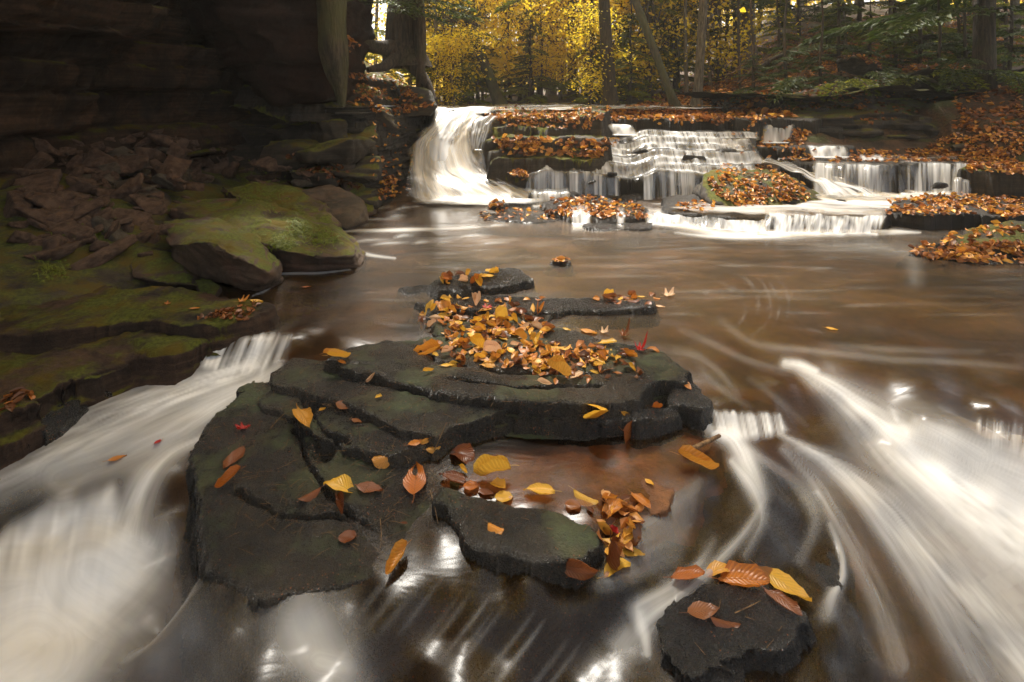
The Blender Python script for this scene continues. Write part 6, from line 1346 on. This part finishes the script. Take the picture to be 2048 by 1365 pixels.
scatter([(0, 800), (60, 780), (60, 800), (0, 830)], 16, size=(.03, .05), col=(0, .4))
scatter([(900, 600), (1100, 600), (1100, 690), (880, 690)], 130, size=(.03, .055), water=True)
scatter([(880, 690), (1150, 690), (1260, 720), (1100, 745), (900, 725)], 120, size=(.03, .055))
scatter([(1080, 730), (1280, 720), (1280, 760), (1080, 770)], 40, size=(.02, .04), col=(0, .4))
scatter([(1200, 992), (1300, 1000), (1260, 1120), (1200, 1140)], 26, size=(.03, .055), water=True, lift=.015)
Vs = []; Fs = []; C = []; k = 0
for p, rot, s, c, lf in LP:
    V, Fc = tmpl[R.randint(0, 5)]; Rm = np.array(rot); v = (V-[.5, 0, 0])*s; v = v@Rm.T+np.array(p)+Rm[:, 2]*lf
    Vs.append(v); Fs.append(Fc+k); C.append(np.full(len(V), c)); k += len(V)
o = mesh_np('leaf_litter', np.concatenate(Vs), np.concatenate(Fs), M['l_litter'], attrs={'lc': np.concatenate(C)*.99}); tag(o, 'orange and brown autumn leaf litter covering the ledges, banks and hillside', 'leaf litter', None, 'stuff')
print('litter', len(LP))
# needles and twigs
T = []
for i in range(260):
    x, y = pt_in([(420, 860), (640, 720), (900, 690), (1300, 700), (1350, 760), (1250, 800), (900, 850), (900, 1080), (500, 1130), (420, 1000)]); h = hit(x, y)
    if not h or h[2]: continue
    a = R.uniform(0, PI); L = R.uniform(.008, .03); d = Vector((math.cos(a), math.sin(a), 0))*L; p = h[0]+h[1]*.003
    T.append(tube([tuple(p-d), tuple(p+d*.1+h[1]*.002), tuple(p+d)], [.0007, .0008, .0005], 3, sub=1))
for x, y in [(1400, 1300), (1440, 1210), (1500, 1240), (1560, 1260), (1540, 1290), (1575, 1230), (1480, 1200), (1010, 1020), (1050, 1040), (1100, 1060), (1170, 1060)]:
    h = hit(x, y)
    if h: a = R.uniform(0, PI); d = Vector((math.cos(a), math.sin(a), 0))*R.uniform(.006, .016); p = h[0]+h[1]*.003; T.append(tube([tuple(p-d), tuple(p), tuple(p+d)], [.001]*3, 3, sub=1))
V, Fc = join(T); o = mesh_np('needle_litter', V, Fc, M['twig']); tag(o, 'fine fallen needles strewn over the foreground slabs', 'needles', None, 'stuff')
def stick(pts, r, label):
    P = []
    for x, y, up in pts:
        h = hit(x, y)
        P.append(tuple(h[0]+Vector((0, 0, up))))
    V, Fc = tube(P, [r*(1-.5*i/len(P)) for i in range(len(P))], 7, sub=4, rough=.15); o = mesh_np('twig', V, Fc, M['twig']); tag(o, label, 'twig')
stick([(540, 860, .003), (555, 843, .004), (570, 828, .003)], .0016, 'thin straw-coloured needle pair on the upper part of the lower slab')
stick([(760, 1040, .003), (763, 1070, .003), (761, 1100, .004)], .0014, 'straight thin twig on the dark rock right of the round brown leaf')
stick([(1370, 912, .010), (1400, 905, .022), (1440, 890, .03)], .008, 'short broken stick stranded in the small right-hand stream')
stick([(868, 908, .01), (880, 895, .03), (893, 877, .05)], .0018, 'thin pale twig leaning over the left shore of the puddle')
stick([(1470, 1230, .004), (1500, 1218, .006), (1522, 1205, .004)], .0014, 'yellowish needle across the lower right rock')
stick([(860, 985, .004), (868, 1010, .003), (876, 1050, .003)], .0013, 'long curved stalk right of the big oval amber leaf')
# ------------------------------------------------------------------ red rubble under the cliff, every stone its own
protos = []
for s in range(9):
    rs = np.random.RandomState(60+s); n = 9; p = rs.uniform(-1, 1, (n, 3))*[1, .7, .38+.2*rs.rand()]
    mt = 'red' if s < 7 else 'pale'
    o = rock('stone', [tuple(q) for q in p]+[(-.8, .5, -.3), (.8, -.5, -.3), (.7, .5, .2), (-.7, -.5, .25)], mt, voxel=.085, amp=.03, freq=2.2, bev=.06, seed=s, sol=False); protos.append(o)
used = set(); placed = []
zone = [(60, 300), (200, 275), (330, 262), (420, 290), (560, 330), (670, 362), (600, 378), (430, 352), (350, 400), (330, 500), (300, 520), (60, 520), (20, 420)]
tot = 0; tr = 0
while tot < 215 and tr < 3000:
    tr += 1; x, y = pt_in(zone if tot < 150 else [(60, 300), (330, 262), (560, 330), (670, 362), (600, 372), (430, 350), (340, 440), (200, 500), (60, 500)]); h = hit(x, y, False)
    if not h: continue
    p = h[0]
    if any((p-q).length < .55*s for q, s in placed): continue
    s = R.choice([.06, .08, .10, .13, .16]) if tot < 100 else R.uniform(.025, .06)
    k = R.choice([0, 1, 2, 3, 4, 5, 6, 0, 1, 2, 3, 4, 5, 6, 7, 8]); src = protos[k]
    o = src.copy() if k in used else src
    if k in used: COL.objects.link(o)
    used.add(k); o.location = p+Vector((0, 0, s*.10)); o.rotation_euler = (R.gauss(0, .35), R.gauss(.1, .3), R.uniform(0, 6.28)); o.scale = (s*R.uniform(.9, 1.5), s*R.uniform(.8, 1.2), s*R.uniform(.7, 1.3))
    tag(o, 'loose ' + ('reddish' if k < 7 else 'pale') + ' stone in the rubble at the foot of the left cliff', 'stone', 'loose stones of the rubble slope' if k < 7 else 'pale stones of the rubble slope'); placed.append((p, s)); tot += 1
for k, o in enumerate(protos):
    if k not in used: bpy.data.objects.remove(o)
print('stones', tot)
# bright fronds on the widest boulder
def fronds(px, py, n, sp, label):
    rs = np.random.RandomState(int(px)); P = []; c0 = None
    for i in range(n):
        x = px+rs.normal(0, sp); y = py+rs.normal(0, sp*.6); h = hit(x, y, False)
        if not h: continue
        p = np.array(h[0]+h[1]*.006); c0 = p if c0 is None else c0; a = rs.uniform(0, 6.28); m = 9
        t = np.linspace(0, 1, m); d = unit(np.array([math.cos(a), -.4, math.sin(a)])); s = unit(np.cross(d, np.array(h[1]))); L = rs.uniform(.02, .045); st_ = p+d*(t*L)[:, None]+np.array(h[1])*(.010*np.sin(t*PI))[:, None]
        for sg in (-1, 1): P.append(cards(st_, s*sg+d*.5+np.zeros((m, 3)), np.array(h[1])+np.zeros((m, 3)), .010*(1.1-t), .005+0*t))
    V, Fc = join(P); o = mesh_np('moss_fronds', V-c0, Fc, M['mossleaf'], smooth=False, attrs={'lc': np.repeat(rs.rand(len(V)//4)*.99, 4)}); o.location = tuple(c0); tag(o, label, 'moss')
fronds(640, 478, 170, 18, 'bright yellow-green fronds at the right end of the widest mossy boulder')
fronds(600, 455, 90, 16, 'bright fronds near the top right of the widest mossy boulder')
fronds(565, 488, 90, 12, 'small patch of fronds on the face of the widest mossy boulder')
fronds(520, 385, 220, 36, 'dense green fronds over the moss-topped boulder')
fronds(170, 455, 120, 26, 'green fronds over the round green boulder')
fronds(105, 540, 60, 16, 'faint fronds on the mossy wedge-shaped boulder')
print('faces total', sum(len(o.data.polygons) for o in scene.objects if o.type == 'MESH'))
